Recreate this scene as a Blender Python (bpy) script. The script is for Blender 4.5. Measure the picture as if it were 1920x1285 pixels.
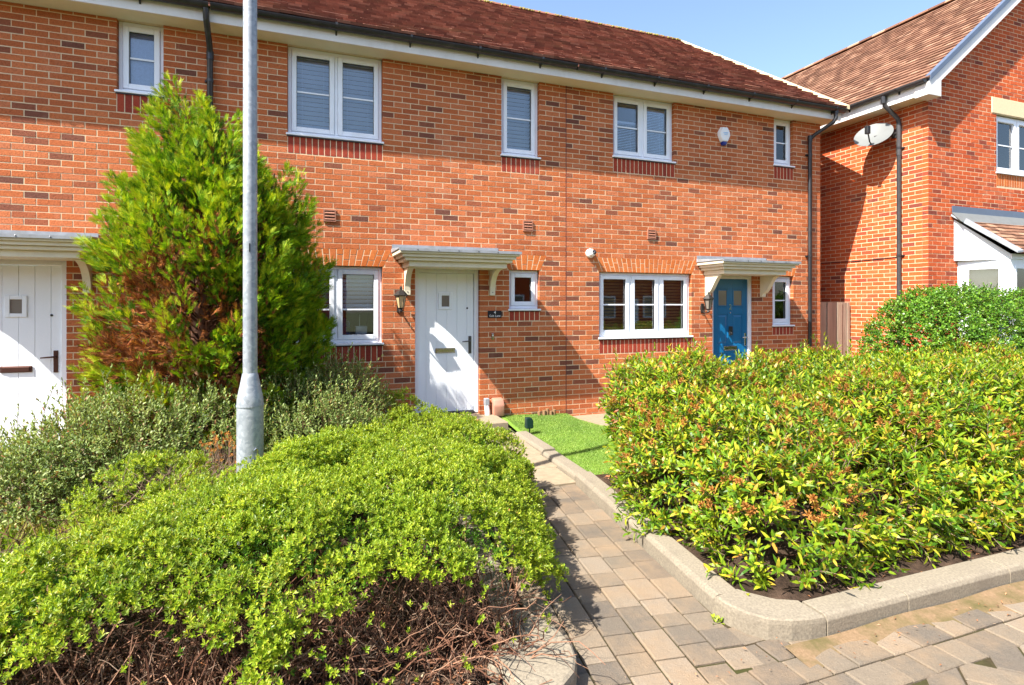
import bpy, bmesh, math, random
import numpy as np
from mathutils import Vector, Matrix

# ------------------------------------------------------------------ clear
for o in list(bpy.data.objects):
    bpy.data.objects.remove(o, do_unlink=True)
scene = bpy.context.scene
COL = scene.collection
R = math.radians

# ------------------------------------------------------------------ camera
# facade of the terrace = plane y=0, +x to the right, street towards -y
CAM = np.array([-3.787, -7.742, 1.74]); FPX = 1060.0; YAW = R(20.6); YH = 571.5
cam_d = bpy.data.cameras.new('Camera')
cam = bpy.data.objects.new('Camera', cam_d); COL.objects.link(cam)
cam.location = CAM; cam.rotation_euler = (R(90), 0, -YAW)
cam_d.sensor_fit = 'HORIZONTAL'; cam_d.sensor_width = 36.0
cam_d.lens = FPX / 1920 * 36
cam_d.shift_y = -(642.5 - YH) / 1920
cam_d.clip_start = 0.05; cam_d.clip_end = 2000
scene.camera = cam
_c, _s = math.cos(YAW), math.sin(YAW)
_R = np.array([_c, -_s, 0]); _F = np.array([_s, _c, 0])
def pix(p):                       # only used to choose which pieces show largest
    q = np.asarray(p) - CAM; z = q @ _F
    return 960 + FPX * (q @ _R) / z, YH - FPX * q[..., 2] / z, z

# ------------------------------------------------------------------ light
SUN_DIR = np.array([0.80, 0.305, -1.0]); SUN_DIR /= np.linalg.norm(SUN_DIR)
world = bpy.data.worlds.new('World'); scene.world = world; world.use_nodes = True
wn = world.node_tree.nodes; wl = world.node_tree.links
bg = wn['Background']
sky = wn.new('ShaderNodeTexSky'); sky.sky_type = 'NISHITA'; sky.sun_disc = False
elev = math.asin(-SUN_DIR[2]); az = math.atan2(-SUN_DIR[0], -SUN_DIR[1])   # from +y, clockwise
sky.sun_elevation = elev; sky.sun_rotation = az
sky.air_density = 1.0; sky.dust_density = 1.6; sky.ozone_density = 1.5; sky.altitude = 50
wl.new(sky.outputs[0], bg.inputs[0]); bg.inputs[1].default_value = 0.118
sun_d = bpy.data.lights.new('Sun', 'SUN'); sun_d.energy = 5.0; sun_d.angle = R(0.53); sun_d.color = (1.0, 0.94, 0.85)
sun = bpy.data.objects.new('Sun', sun_d); COL.objects.link(sun)
sun.location = (-20, -8, 25)
sun.rotation_euler = Vector(SUN_DIR).to_track_quat('-Z', 'Y').to_euler()
scene.view_settings.view_transform = 'Standard'; scene.view_settings.look = 'None'
scene.view_settings.gamma = 1.0; scene.view_settings.exposure = 1.5
scene.view_settings.use_curve_mapping = False

rng = np.random.default_rng(7); random.seed(7)

# ------------------------------------------------------------------ materials
MATS = {}
def newmat(name):
    m = bpy.data.materials.new(name); m.use_nodes = True
    nt = m.node_tree; b = nt.nodes['Principled BSDF']
    return m, nt, b
def N(nt, t, **kw):
    n = nt.nodes.new(t)
    for k, v in kw.items():
        setattr(n, k, v)
    return n
def coords(nt, kind='pos', scale=(1, 1, 1)):
    if kind == 'pos':
        src = N(nt, 'ShaderNodeNewGeometry').outputs['Position']
    else:
        src = N(nt, 'ShaderNodeTexCoord').outputs['Object']
    mp = N(nt, 'ShaderNodeMapping'); mp.inputs['Scale'].default_value = scale
    nt.links.new(src, mp.inputs[0]); return mp.outputs[0]
def noise(nt, vec, scale, detail=4, rough=0.55):
    n = N(nt, 'ShaderNodeTexNoise'); n.inputs['Scale'].default_value = scale
    n.inputs['Detail'].default_value = detail; n.inputs['Roughness'].default_value = rough
    nt.links.new(vec, n.inputs['Vector']); return n.outputs['Fac']
def ramp(nt, fac, stops, interp='LINEAR'):
    r = N(nt, 'ShaderNodeValToRGB'); r.color_ramp.interpolation = interp
    e = r.color_ramp.elements
    while len(e) > 1: e.remove(e[-1])
    e[0].position = stops[0][0]; e[0].color = (*stops[0][1], 1)
    for p, c in stops[1:]:
        x = e.new(p); x.color = (*c, 1)
    nt.links.new(fac, r.inputs[0]); return r.outputs[0]
def mix(nt, fac, a, b, mode='MIX'):
    m = N(nt, 'ShaderNodeMix', data_type='RGBA', blend_type=mode)
    def put(s, v):
        if hasattr(v, 'links'): nt.links.new(v, s)
        elif isinstance(v, (int, float)): s.default_value = v
        else: s.default_value = (*v, 1)
    put(m.inputs[0], fac); put(m.inputs[6], a); put(m.inputs[7], b)
    return m.outputs[2]
def math_n(nt, op, a, b=None, c=None):
    m = N(nt, 'ShaderNodeMath', operation=op)
    for i, v in enumerate((a, b, c)):
        if v is None: continue
        if hasattr(v, 'links'): nt.links.new(v, m.inputs[i])
        else: m.inputs[i].default_value = v
    return m.outputs[0]
def bump(nt, b, h, strength, dist=0.01):
    n = N(nt, 'ShaderNodeBump'); n.inputs['Strength'].default_value = strength
    n.inputs['Distance'].default_value = dist
    nt.links.new(h, n.inputs['Height']); nt.links.new(n.outputs[0], b.inputs['Normal'])
def rnd(nt, kind):
    if kind == 'object': return N(nt, 'ShaderNodeObjectInfo').outputs['Random']
    return N(nt, 'ShaderNodeNewGeometry').outputs['Random Per Island']

def brick_mat(name, stops, kind, soot=0.25, bstr=0.9):
    m, nt, b = newmat(name)
    r = rnd(nt, kind)
    col = ramp(nt, r, stops)
    p = coords(nt)
    n1 = noise(nt, p, 55, 4, 0.65)
    col = mix(nt, 0.55, col, ramp(nt, n1, [(0.25, (0.45, 0.42, 0.42)), (0.55, (1, 1, 1)), (0.8, (1.25, 1.2, 1.1))]), 'MULTIPLY')
    n3 = noise(nt, p, 1.1, 3)
    col = mix(nt, soot, col, ramp(nt, n3, [(0.3, (0.72, 0.68, 0.66)), (0.65, (1.12, 1.1, 1.05))]), 'MULTIPLY')
    n4 = noise(nt, coords(nt, 'pos', (1, 1, 0.5)), 2.3, 6, 0.7)
    col = mix(nt, ramp(nt, n4, [(0.56, (0, 0, 0)), (0.8, (0.35, 0.35, 0.35))]), col, (0.55, 0.33, 0.22))
    p2 = coords(nt, 'pos', (1, 1, 2.4))
    pit = noise(nt, p2, 48, 2, 0.5)
    pitr = ramp(nt, pit, [(0.30, (0, 0, 0)), (0.40, (1, 1, 1))])
    h = math_n(nt, 'ADD', math_n(nt, 'MULTIPLY', n1, 0.55), pitr)
    nt.links.new(col, b.inputs['Base Color']); b.inputs['Roughness'].default_value = 0.9
    b.inputs['Specular IOR Level'].default_value = 0.2
    bump(nt, b, h, bstr, 0.008)
    return m
T_STOPS = [(0.0, (0.15, 0.06, 0.042)), (0.03, (0.20, 0.072, 0.045)), (0.07, (0.30, 0.095, 0.048)), (0.18, (0.42, 0.115, 0.042)),
           (0.55, (0.50, 0.142, 0.048)), (0.8, (0.55, 0.17, 0.066)), (1.0, (0.52, 0.17, 0.075))]
H_STOPS = [(0.0, (0.20, 0.05, 0.034)), (0.08, (0.30, 0.062, 0.030)), (0.25, (0.46, 0.082, 0.026)),
           (0.7, (0.56, 0.105, 0.028)), (1.0, (0.52, 0.12, 0.042))]
BRICK = {k: brick_mat('terrace_brick_' + k, T_STOPS, k) for k in ('object', 'island')}
HBRICK = {k: brick_mat('red_brick_' + k, H_STOPS, k, 0.15, 0.3) for k in ('object', 'island')}
ARCH = brick_mat('arch_brick', [(0, (0.48, 0.125, 0.03)), (0.6, (0.58, 0.17, 0.045)), (1, (0.52, 0.15, 0.05))], 'object', 0.1, 0.3)
SOLD = brick_mat('sill_brick', [(0, (0.25, 0.04, 0.025)), (0.6, (0.33, 0.05, 0.026)), (1, (0.36, 0.062, 0.03))], 'object', 0.1, 0.2)

def simple(name, col, rough=0.5, metal=0.0, nscale=0, namt=0.0, bstr=0.0, spec=0.5, bdist=0.002, col2=None, dirt=None):
    m, nt, b = newmat(name)
    b.inputs['Roughness'].default_value = rough; b.inputs['Metallic'].default_value = metal
    b.inputs['Specular IOR Level'].default_value = spec
    c = None
    if nscale:
        n1 = noise(nt, coords(nt), nscale, 5, 0.6)
        c2 = col2 or tuple(x * (1 - namt) for x in col)
        c = ramp(nt, n1, [(0.3, c2), (0.7, col)])
        if bstr: bump(nt, b, n1, bstr, bdist)
    if dirt:
        n2 = noise(nt, coords(nt, 'pos', (1, 1, 0.35)), dirt[0], 5, 0.65)
        c = mix(nt, ramp(nt, n2, [(0.5, (0, 0, 0)), (0.75, (dirt[1],) * 3)]), c if c is not None else col, dirt[2])
    if c is not None: nt.links.new(c, b.inputs['Base Color'])
    else: b.inputs['Base Color'].default_value = (*col, 1)
    return m
M = {}
M['mortar'] = simple('buff_mortar', (0.74, 0.58, 0.38), 0.95, nscale=30, namt=0.2, bstr=0.4, spec=0.1)
M['mortar_h'] = simple('pale_mortar', (0.70, 0.54, 0.35), 0.95, nscale=30, namt=0.2, bstr=0.3, spec=0.1)
M['white'] = simple('white_upvc', (0.82, 0.86, 0.92), 0.35, nscale=3, namt=0.05, dirt=(6, 0.25, (0.55, 0.53, 0.48)))
M['door_white'] = simple('white_door_paint', (0.83, 0.87, 0.92), 0.42, nscale=60, namt=0.03, bstr=0.15, bdist=0.0008)
M['cream'] = simple('cream_painted_wood', (0.74, 0.68, 0.52), 0.5, nscale=5, namt=0.08, dirt=(9, 0.3, (0.45, 0.40, 0.30)))
M['fascia'] = simple('white_fascia', (0.76, 0.74, 0.72), 0.45, nscale=2.5, namt=0.08, dirt=(5, 0.35, (0.5, 0.46, 0.4)))
M['soffit'] = simple('cream_soffit', (0.72, 0.66, 0.48), 0.6, nscale=4, namt=0.08)
M['black'] = simple('black_plastic', (0.018, 0.019, 0.022), 0.38, nscale=8, namt=0.3, dirt=(7, 0.35, (0.09, 0.085, 0.08)))
M['grey_pipe'] = simple('dark_grey_pipe', (0.055, 0.052, 0.055), 0.45, nscale=8, namt=0.3)
M['lead'] = simple('lead_sheet', (0.30, 0.32, 0.35), 0.5, nscale=9, namt=0.3, bstr=0.1, dirt=(7, 0.6, (0.16, 0.16, 0.14)))
M['verge'] = simple('slate_blue_verge', (0.10, 0.13, 0.19), 0.4, nscale=6, namt=0.15)
M['stone'] = simple('cream_cast_stone', (0.68, 0.58, 0.36), 0.8, nscale=25, namt=0.12, bstr=0.1)
M['terracotta'] = simple('terracotta', (0.36, 0.15, 0.09), 0.7, nscale=15, namt=0.2)
M['cover'] = simple('pinkish_cover', (0.46, 0.22, 0.15), 0.6, nscale=10, namt=0.15)
M['chrome'] = simple('brushed_chrome', (0.5, 0.5, 0.48), 0.25, 1.0)
M['bronze'] = simple('dark_bronze', (0.10, 0.045, 0.035), 0.4, 0.7)
M['pewter'] = simple('pewter_handle', (0.12, 0.12, 0.13), 0.35, 0.8)
M['blue'] = simple('blue_door_paint', (0.007, 0.13, 0.30), 0.32, nscale=40, namt=0.1, bstr=0.15, bdist=0.0006)
M['amber'] = simple('amber_glass', (0.55, 0.38, 0.20), 0.15)
M['clearglass'] = simple('smoky_glass', (0.20, 0.17, 0.14), 0.1)
M['iron'] = simple('black_iron', (0.022, 0.018, 0.016), 0.45, nscale=30, namt=0.4, bstr=0.2)
M['sign'] = simple('slate_plaque', (0.008, 0.010, 0.016), 0.35)
M['letter'] = simple('white_lettering', (0.8, 0.8, 0.82), 0.5)
M['paleblue'] = simple('pale_blue_print', (0.30, 0.55, 0.80), 0.4)
M['navy'] = simple('navy_lens', (0.01, 0.03, 0.22), 0.2)
M['shell'] = simple('white_plastic', (0.80, 0.81, 0.82), 0.35)
M['dish'] = simple('pale_grey_dish', (0.15, 0.16, 0.158), 0.6, nscale=6, namt=0.12)
M['coir'] = simple('coir_mat', (0.36, 0.17, 0.05), 0.95, nscale=90, namt=0.5, bstr=0.8, bdist=0.006)
M['slab'] = simple('concrete_slab', (0.30, 0.235, 0.155), 0.9, nscale=18, namt=0.28, bstr=0.25, bdist=0.003)
M['kerb'] = simple('kerb_concrete', (0.265, 0.225, 0.165), 0.95, nscale=75, namt=0.42, bstr=0.6, bdist=0.004, dirt=(3.5, 0.6, (0.145, 0.12, 0.09)))
M['dgreen'] = simple('dark_green_plastic', (0.006, 0.028, 0.024), 0.3)
M['log'] = simple('log_edging', (0.30, 0.17, 0.08), 0.85, nscale=30, namt=0.4)
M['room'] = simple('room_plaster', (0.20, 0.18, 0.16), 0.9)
M['blind_w'] = simple('sky_tinted_blind', (0.62, 0.76, 0.93), 0.5)  # white slats; the blue cast of the sky is put into the colour
M['blind_b'] = simple('wood_blind', (0.50, 0.33, 0.15), 0.5, nscale=20, namt=0.3)
M['lilac'] = simple('lilac_fabric', (0.42, 0.28, 0.50), 0.9, nscale=16, namt=0.5)
M['bluecloth'] = simple('blue_fabric', (0.06, 0.10, 0.25), 0.9, nscale=16, namt=0.5)
M['curtain'] = simple('pale_blue_curtain', (0.42, 0.62, 0.74), 0.85)
M['curtain_c'] = simple('cream_curtain', (0.72, 0.66, 0.52), 0.85)
M['frost'] = simple('frosted_blue', (0.22, 0.33, 0.55), 0.3, nscale=60, namt=0.25)
M['red'] = simple('red_joint_sealant', (0.11, 0.022, 0.02), 0.7)
M['cable'] = simple('cable', (0.03, 0.02, 0.02), 0.6)

def glass_mat():
    m = bpy.data.materials.new('window_glass'); m.use_nodes = True; nt = m.node_tree
    nt.nodes.clear(); out = N(nt, 'ShaderNodeOutputMaterial')
    t = N(nt, 'ShaderNodeBsdfTransparent'); t.inputs[0].default_value = (0.93, 0.96, 0.98, 1)
    g = N(nt, 'ShaderNodeBsdfGlossy'); g.inputs['Roughness'].default_value = 0.015
    fr = N(nt, 'ShaderNodeFresnel'); fr.inputs[0].default_value = 1.52
    f = math_n(nt, 'ADD', math_n(nt, 'MULTIPLY', fr.outputs[0], 1.6), 0.02)
    bp = N(nt, 'ShaderNodeBump'); bp.inputs['Strength'].default_value = 0.02; bp.inputs['Distance'].default_value = 0.01
    nt.links.new(noise(nt, coords(nt), 3.0, 2), bp.inputs['Height']); nt.links.new(bp.outputs[0], g.inputs['Normal'])
    mx = N(nt, 'ShaderNodeMixShader'); nt.links.new(f, mx.inputs[0])
    nt.links.new(t.outputs[0], mx.inputs[1]); nt.links.new(g.outputs[0], mx.inputs[2])
    nt.links.new(mx.outputs[0], out.inputs[0]); return m
M['glass'] = glass_mat()

def galv():
    m, nt, b = newmat('galvanised_steel')
    v = N(nt, 'ShaderNodeTexVoronoi'); v.inputs['Scale'].default_value = 45
    nt.links.new(coords(nt), v.inputs['Vector'])
    n1 = noise(nt, coords(nt, 'pos', (1, 1, 0.4)), 9, 5)
    c = ramp(nt, v.outputs['Color'], [(0.1, (0.26, 0.29, 0.32)), (0.9, (0.40, 0.43, 0.46))])
    c = mix(nt, 0.7, c, ramp(nt, n1, [(0.3, (0.7, 0.72, 0.74)), (0.7, (1.1, 1.1, 1.1))]), 'MULTIPLY')
    n2 = noise(nt, coords(nt), 70, 3)
    c = mix(nt, ramp(nt, n2, [(0.68, (0, 0, 0)), (0.74, (0.6, 0.6, 0.6))]), c, (0.62, 0.63, 0.62))
    nt.links.new(c, b.inputs['Base Color']); b.inputs['Metallic'].default_value = 0.35; b.inputs['Roughness'].default_value = 0.55
    return m
M['galv'] = galv()

def tile_mat(name, stops, kind, moss=0.3):
    m, nt, b = newmat(name)
    c = ramp(nt, rnd(nt, kind), stops)
    p = coords(nt)
    n1 = noise(nt, p, 26, 5, 0.7)
    c = mix(nt, 0.5, c, ramp(nt, n1, [(0.3, (0.6, 0.57, 0.56)), (0.6, (1.05, 1.05, 1.05)), (0.75, (1.5, 1.45, 1.4))]), 'MULTIPLY')
    n2 = noise(nt, p, 1.6, 6, 0.7)
    c = mix(nt, ramp(nt, n2, [(0.5, (0, 0, 0)), (0.75, (moss,) * 3)]), c, (0.20, 0.15, 0.07))
    nt.links.new(c, b.inputs['Base Color']); b.inputs['Roughness'].default_value = 0.9; b.inputs['Specular IOR Level'].default_value = 0.25
    bump(nt, b, n1, 0.5, 0.004); return m
TT = [(0, (0.13, 0.05, 0.036)), (0.4, (0.20, 0.078, 0.052)), (0.75, (0.26, 0.105, 0.07)), (1, (0.34, 0.16, 0.11))]
HT = [(0, (0.12, 0.058, 0.036)), (0.4, (0.18, 0.088, 0.054)), (0.8, (0.24, 0.125, 0.078)), (1, (0.34, 0.20, 0.13))]
TILE = {k: tile_mat('terrace_tile_' + k, TT, k) for k in ('object', 'island')}
HTILE = {k: tile_mat('brown_tile_' + k, HT, k, 0.15) for k in ('object', 'island')}
M['moss'] = simple('ridge_moss', (0.30, 0.26, 0.06), 0.95, nscale=30, namt=0.5, bstr=0.6)

def paver_mat():
    m, nt, b = newmat('block_paving')
    c = ramp(nt, rnd(nt, 'object'), [(0, (0.125, 0.105, 0.085)), (0.4, (0.17, 0.14, 0.105)), (0.8, (0.215, 0.172, 0.125)), (1, (0.25, 0.205, 0.155))])
    p = coords(nt)
    n1 = noise(nt, p, 130, 4, 0.7)
    c = mix(nt, 0.6, c, ramp(nt, n1, [(0.3, (0.6, 0.6, 0.6)), (0.6, (1, 1, 1)), (0.78, (1.6, 1.55, 1.5))]), 'MULTIPLY')
    n2 = noise(nt, p, 2.6, 6, 0.7)
    c = mix(nt, ramp(nt, n2, [(0.42, (0, 0, 0)), (0.7, (0.8, 0.8, 0.8))]), c, (0.25, 0.175, 0.108))
    n3 = noise(nt, p, 6.0, 5, 0.7)
    c = mix(nt, ramp(nt, n3, [(0.60, (0, 0, 0)), (0.78, (0.5, 0.5, 0.5))]), c, (0.13, 0.11, 0.085))
    nt.links.new(c, b.inputs['Base Color']); b.inputs['Roughness'].default_value = 0.95; b.inputs['Specular IOR Level'].default_value = 0.2
    bump(nt, b, math_n(nt, 'ADD', n1, math_n(nt, 'MULTIPLY', noise(nt, p, 14, 4, 0.6), 1.5)), 0.9, 0.006); return m
M['paver'] = paver_mat()
def ground_mat(name, a, b_, c3, s1=30, s2=3, bs=0.8, bd=0.02):
    m, nt, b = newmat(name); p = coords(nt)
    n1 = noise(nt, p, s1, 6, 0.7); n2 = noise(nt, p, s2, 5, 0.65)
    c = ramp(nt, n1, [(0.3, a), (0.65, b_)])
    c = mix(nt, ramp(nt, n2, [(0.42, (0, 0, 0)), (0.68, (1, 1, 1))]), c, c3)
    nt.links.new(c, b.inputs['Base Color']); b.inputs['Roughness'].default_value = 1.0; b.inputs['Specular IOR Level'].default_value = 0.1
    bump(nt, b, n1, bs, bd); return m
M['soil'] = ground_mat('bark_soil', (0.014, 0.010, 0.008), (0.05, 0.032, 0.022), (0.085, 0.055, 0.038), 45, 5)
M['bedding'] = ground_mat('paving_bedding', (0.02, 0.015, 0.01), (0.075, 0.055, 0.032), (0.045, 0.045, 0.015), 60, 4, 0.5, 0.006)
M['ground'] = ground_mat('far_ground', (0.06, 0.08, 0.035), (0.10, 0.12, 0.05), (0.12, 0.11, 0.07), 20, 1, 0.2, 0.01)
M['turf'] = ground_mat('turf_base', (0.10, 0.19, 0.02), (0.18, 0.30, 0.045), (0.16, 0.27, 0.04), 120, 2, 0.6, 0.01)
M['sand'] = ground_mat('jointing_sand', (0.15, 0.10, 0.055), (0.24, 0.16, 0.095), (0.10, 0.085, 0.035), 70, 5, 0.5, 0.006)

def timber():
    m, nt, b = newmat('weathered_board')
    w = noise(nt, coords(nt, 'pos', (60, 60, 2.0)), 1.0, 5, 0.6)
    c = ramp(nt, w, [(0.3, (0.22, 0.165, 0.12)), (0.7, (0.38, 0.30, 0.225))])
    c = mix(nt, 0.6, c, ramp(nt, rnd(nt, 'object'), [(0, (0.7, 0.7, 0.72)), (1, (1.1, 1.08, 1.05))]), 'MULTIPLY')
    nt.links.new(c, b.inputs['Base Color']); b.inputs['Roughness'].default_value = 0.9
    bump(nt, b, w, 0.3, 0.003); return m
M['timber'] = timber()

def leaf_mat(name, stops, trans=0.35, rough=0.45, spec=0.4, patch=None, pscale=2.5, lo=0.42, hi=0.62):
    m = bpy.data.materials.new(name); m.use_nodes = True; nt = m.node_tree
    b = nt.nodes['Principled BSDF']; out = nt.nodes['Material Output']
    c = ramp(nt, rnd(nt, 'island'), stops)
    n1 = noise(nt, coords(nt), pscale, 4, 0.6)
    c = mix(nt, 0.8, c, ramp(nt, n1, [(0.35, (0.72, 0.80, 0.8)), (0.65, (1.15, 1.1, 1.05))]), 'MULTIPLY')
    if patch:
        n2 = noise(nt, coords(nt), pscale * 1.7, 3, 0.6)
        c = mix(nt, ramp(nt, n2, [(lo, (0, 0, 0)), (hi, (0.8, 0.8, 0.8))]), c, patch)
    nt.links.new(c, b.inputs['Base Color']); b.inputs['Roughness'].default_value = rough
    b.inputs['Specular IOR Level'].default_value = spec
    t = N(nt, 'ShaderNodeBsdfTranslucent')
    tc = mix(nt, 1.0, c, (1.25, 1.15, 0.55), 'MULTIPLY'); nt.links.new(tc, t.inputs[0])
    mx = N(nt, 'ShaderNodeMixShader'); mx.inputs[0].default_value = trans
    nt.links.new(b.outputs[0], mx.inputs[1]); nt.links.new(t.outputs[0], mx.inputs[2])
    nt.links.new(mx.outputs[0], out.inputs[0]); return m
M['lf_mound'] = leaf_mat('mound_leaves', [(0, (0.10, 0.19, 0.010)), (0.4, (0.24, 0.36, 0.018)), (0.85, (0.40, 0.49, 0.035)), (1, (0.52, 0.54, 0.07))], 0.42, 0.42)
M['lf_mound_y'] = leaf_mat('yellowing_mound_leaves', [(0, (0.10, 0.18, 0.018)), (0.5, (0.22, 0.30, 0.03)), (0.92, (0.34, 0.38, 0.05)), (1, (0.38, 0.16, 0.05))], 0.35, 0.42)
M['lf_laurel'] = leaf_mat('laurel_leaves', [(0, (0.05, 0.14, 0.010)), (0.3, (0.14, 0.26, 0.012)), (0.65, (0.25, 0.35, 0.016)), (0.92, (0.47, 0.45, 0.03)), (1, (0.55, 0.27, 0.05))], 0.38, 0.40, 0.35, pscale=1.3)
M['lf_red'] = leaf_mat('dead_laurel_leaves', [(0, (0.38, 0.09, 0.03)), (0.6, (0.50, 0.16, 0.06)), (1, (0.45, 0.22, 0.10))], 0.3, 0.5)
M['lf_flower'] = leaf_mat('spent_flowers', [(0, (0.30, 0.12, 0.025)), (0.6, (0.44, 0.19, 0.04)), (1, (0.50, 0.28, 0.07))], 0.3, 0.8)
M['lf_grey'] = leaf_mat('grey_green_leaves', [(0, (0.10, 0.16, 0.03)), (0.5, (0.21, 0.29, 0.07)), (0.93, (0.36, 0.42, 0.14)), (1, (0.34, 0.11, 0.06))], 0.3, 0.5)
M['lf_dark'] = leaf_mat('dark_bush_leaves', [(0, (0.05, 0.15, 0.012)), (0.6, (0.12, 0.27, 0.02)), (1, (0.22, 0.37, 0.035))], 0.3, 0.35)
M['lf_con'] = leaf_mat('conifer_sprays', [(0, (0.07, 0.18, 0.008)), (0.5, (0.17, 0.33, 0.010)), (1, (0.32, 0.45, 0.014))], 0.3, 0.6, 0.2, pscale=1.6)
M['lf_cony'] = leaf_mat('sunlit_gold_conifer_sprays', [(0, (0.24, 0.34, 0.012)), (0.6, (0.38, 0.46, 0.016)), (1, (0.50, 0.52, 0.03))], 0.3, 0.6, 0.2, pscale=1.6)  # yellow tip growth, also the painted brightness of sun-facing sprays
M['lf_cond'] = leaf_mat('shade_painted_conifer_sprays', [(0, (0.035, 0.10, 0.008)), (0.6, (0.07, 0.17, 0.010)), (1, (0.12, 0.24, 0.014))], 0.2, 0.7, 0.15, pscale=1.6)  # darker green copy: shade between the plumes put into the colour
M['lf_conb'] = leaf_mat('browned_conifer_sprays', [(0, (0.09, 0.03, 0.016)), (0.6, (0.26, 0.085, 0.03)), (1, (0.42, 0.17, 0.045))], 0.15, 0.9, 0.1)
M['twig'] = leaf_mat('brown_twigs', [(0, (0.05, 0.024, 0.016)), (0.6, (0.14, 0.066, 0.042)), (1, (0.30, 0.17, 0.11))], 0.0, 0.9, 0.1)
M['twig_g'] = leaf_mat('grey_twigs', [(0, (0.10, 0.06, 0.045)), (1, (0.32, 0.22, 0.16))], 0.0, 0.9, 0.1)
M['grass'] = leaf_mat('rough_grass', [(0, (0.16, 0.26, 0.02)), (0.6, (0.32, 0.42, 0.04)), (1, (0.52, 0.46, 0.12))], 0.35, 0.6, 0.2, (0.45, 0.36, 0.12), 2.0, 0.52, 0.66)
M['turf_b'] = leaf_mat('artificial_turf', [(0, (0.14, 0.25, 0.04)), (0.7, (0.25, 0.38, 0.07)), (1, (0.36, 0.46, 0.13))], 0.25, 0.5, 0.3)
M['litter'] = leaf_mat('fallen_leaves', [(0, (0.14, 0.07, 0.04)), (0.45, (0.30, 0.13, 0.06)), (0.75, (0.45, 0.17, 0.07)), (1, (0.42, 0.32, 0.22))], 0.1, 0.8, 0.2)

# ------------------------------------------------------------------ object helpers
WORLD_LOC = {}
def link(o, parent=None):
    COL.objects.link(o)
    if parent is not None:
        o.parent = parent
        o.location = Vector(o.location) - WORLD_LOC.get(parent.name, Vector((0, 0, 0)))
        WORLD_LOC[o.name] = Vector((0, 0, 0))
    return o
def tag(o, label=None, cat=None, group=None, kind=None):
    if label: o['label'] = label
    if cat: o['category'] = cat
    if group: o['group'] = group
    if kind: o['kind'] = kind
    return o
def thing(name, loc, label, cat, group=None):
    o = bpy.data.objects.new(name, None); o.empty_display_size = 0.1; COL.objects.link(o)
    o.location = loc; WORLD_LOC[o.name] = Vector(loc)
    return tag(o, label, cat, group)
def mesh_np(name, V, Fq, smooth=False):
    """V (n,3); Fq (m,k) constant polygon size, or list of lists"""
    me = bpy.data.meshes.new(name)
    if isinstance(Fq, np.ndarray):
        k = Fq.shape[1]; m = len(Fq)
        me.vertices.add(len(V)); me.vertices.foreach_set('co', np.ascontiguousarray(V, dtype=np.float32).ravel())
        me.loops.add(m * k); me.loops.foreach_set('vertex_index', np.ascontiguousarray(Fq, dtype=np.int32).ravel())
        me.polygons.add(m); me.polygons.foreach_set('loop_start', np.arange(0, m * k, k, dtype=np.int32))
        me.polygons.foreach_set('use_smooth', np.full(m, bool(smooth)))
        me.update(calc_edges=True)
    else:
        me.from_pydata([tuple(v) for v in V], [], Fq); me.update()
        if smooth:
            for p in me.polygons: p.use_smooth = True
    return me
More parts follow.
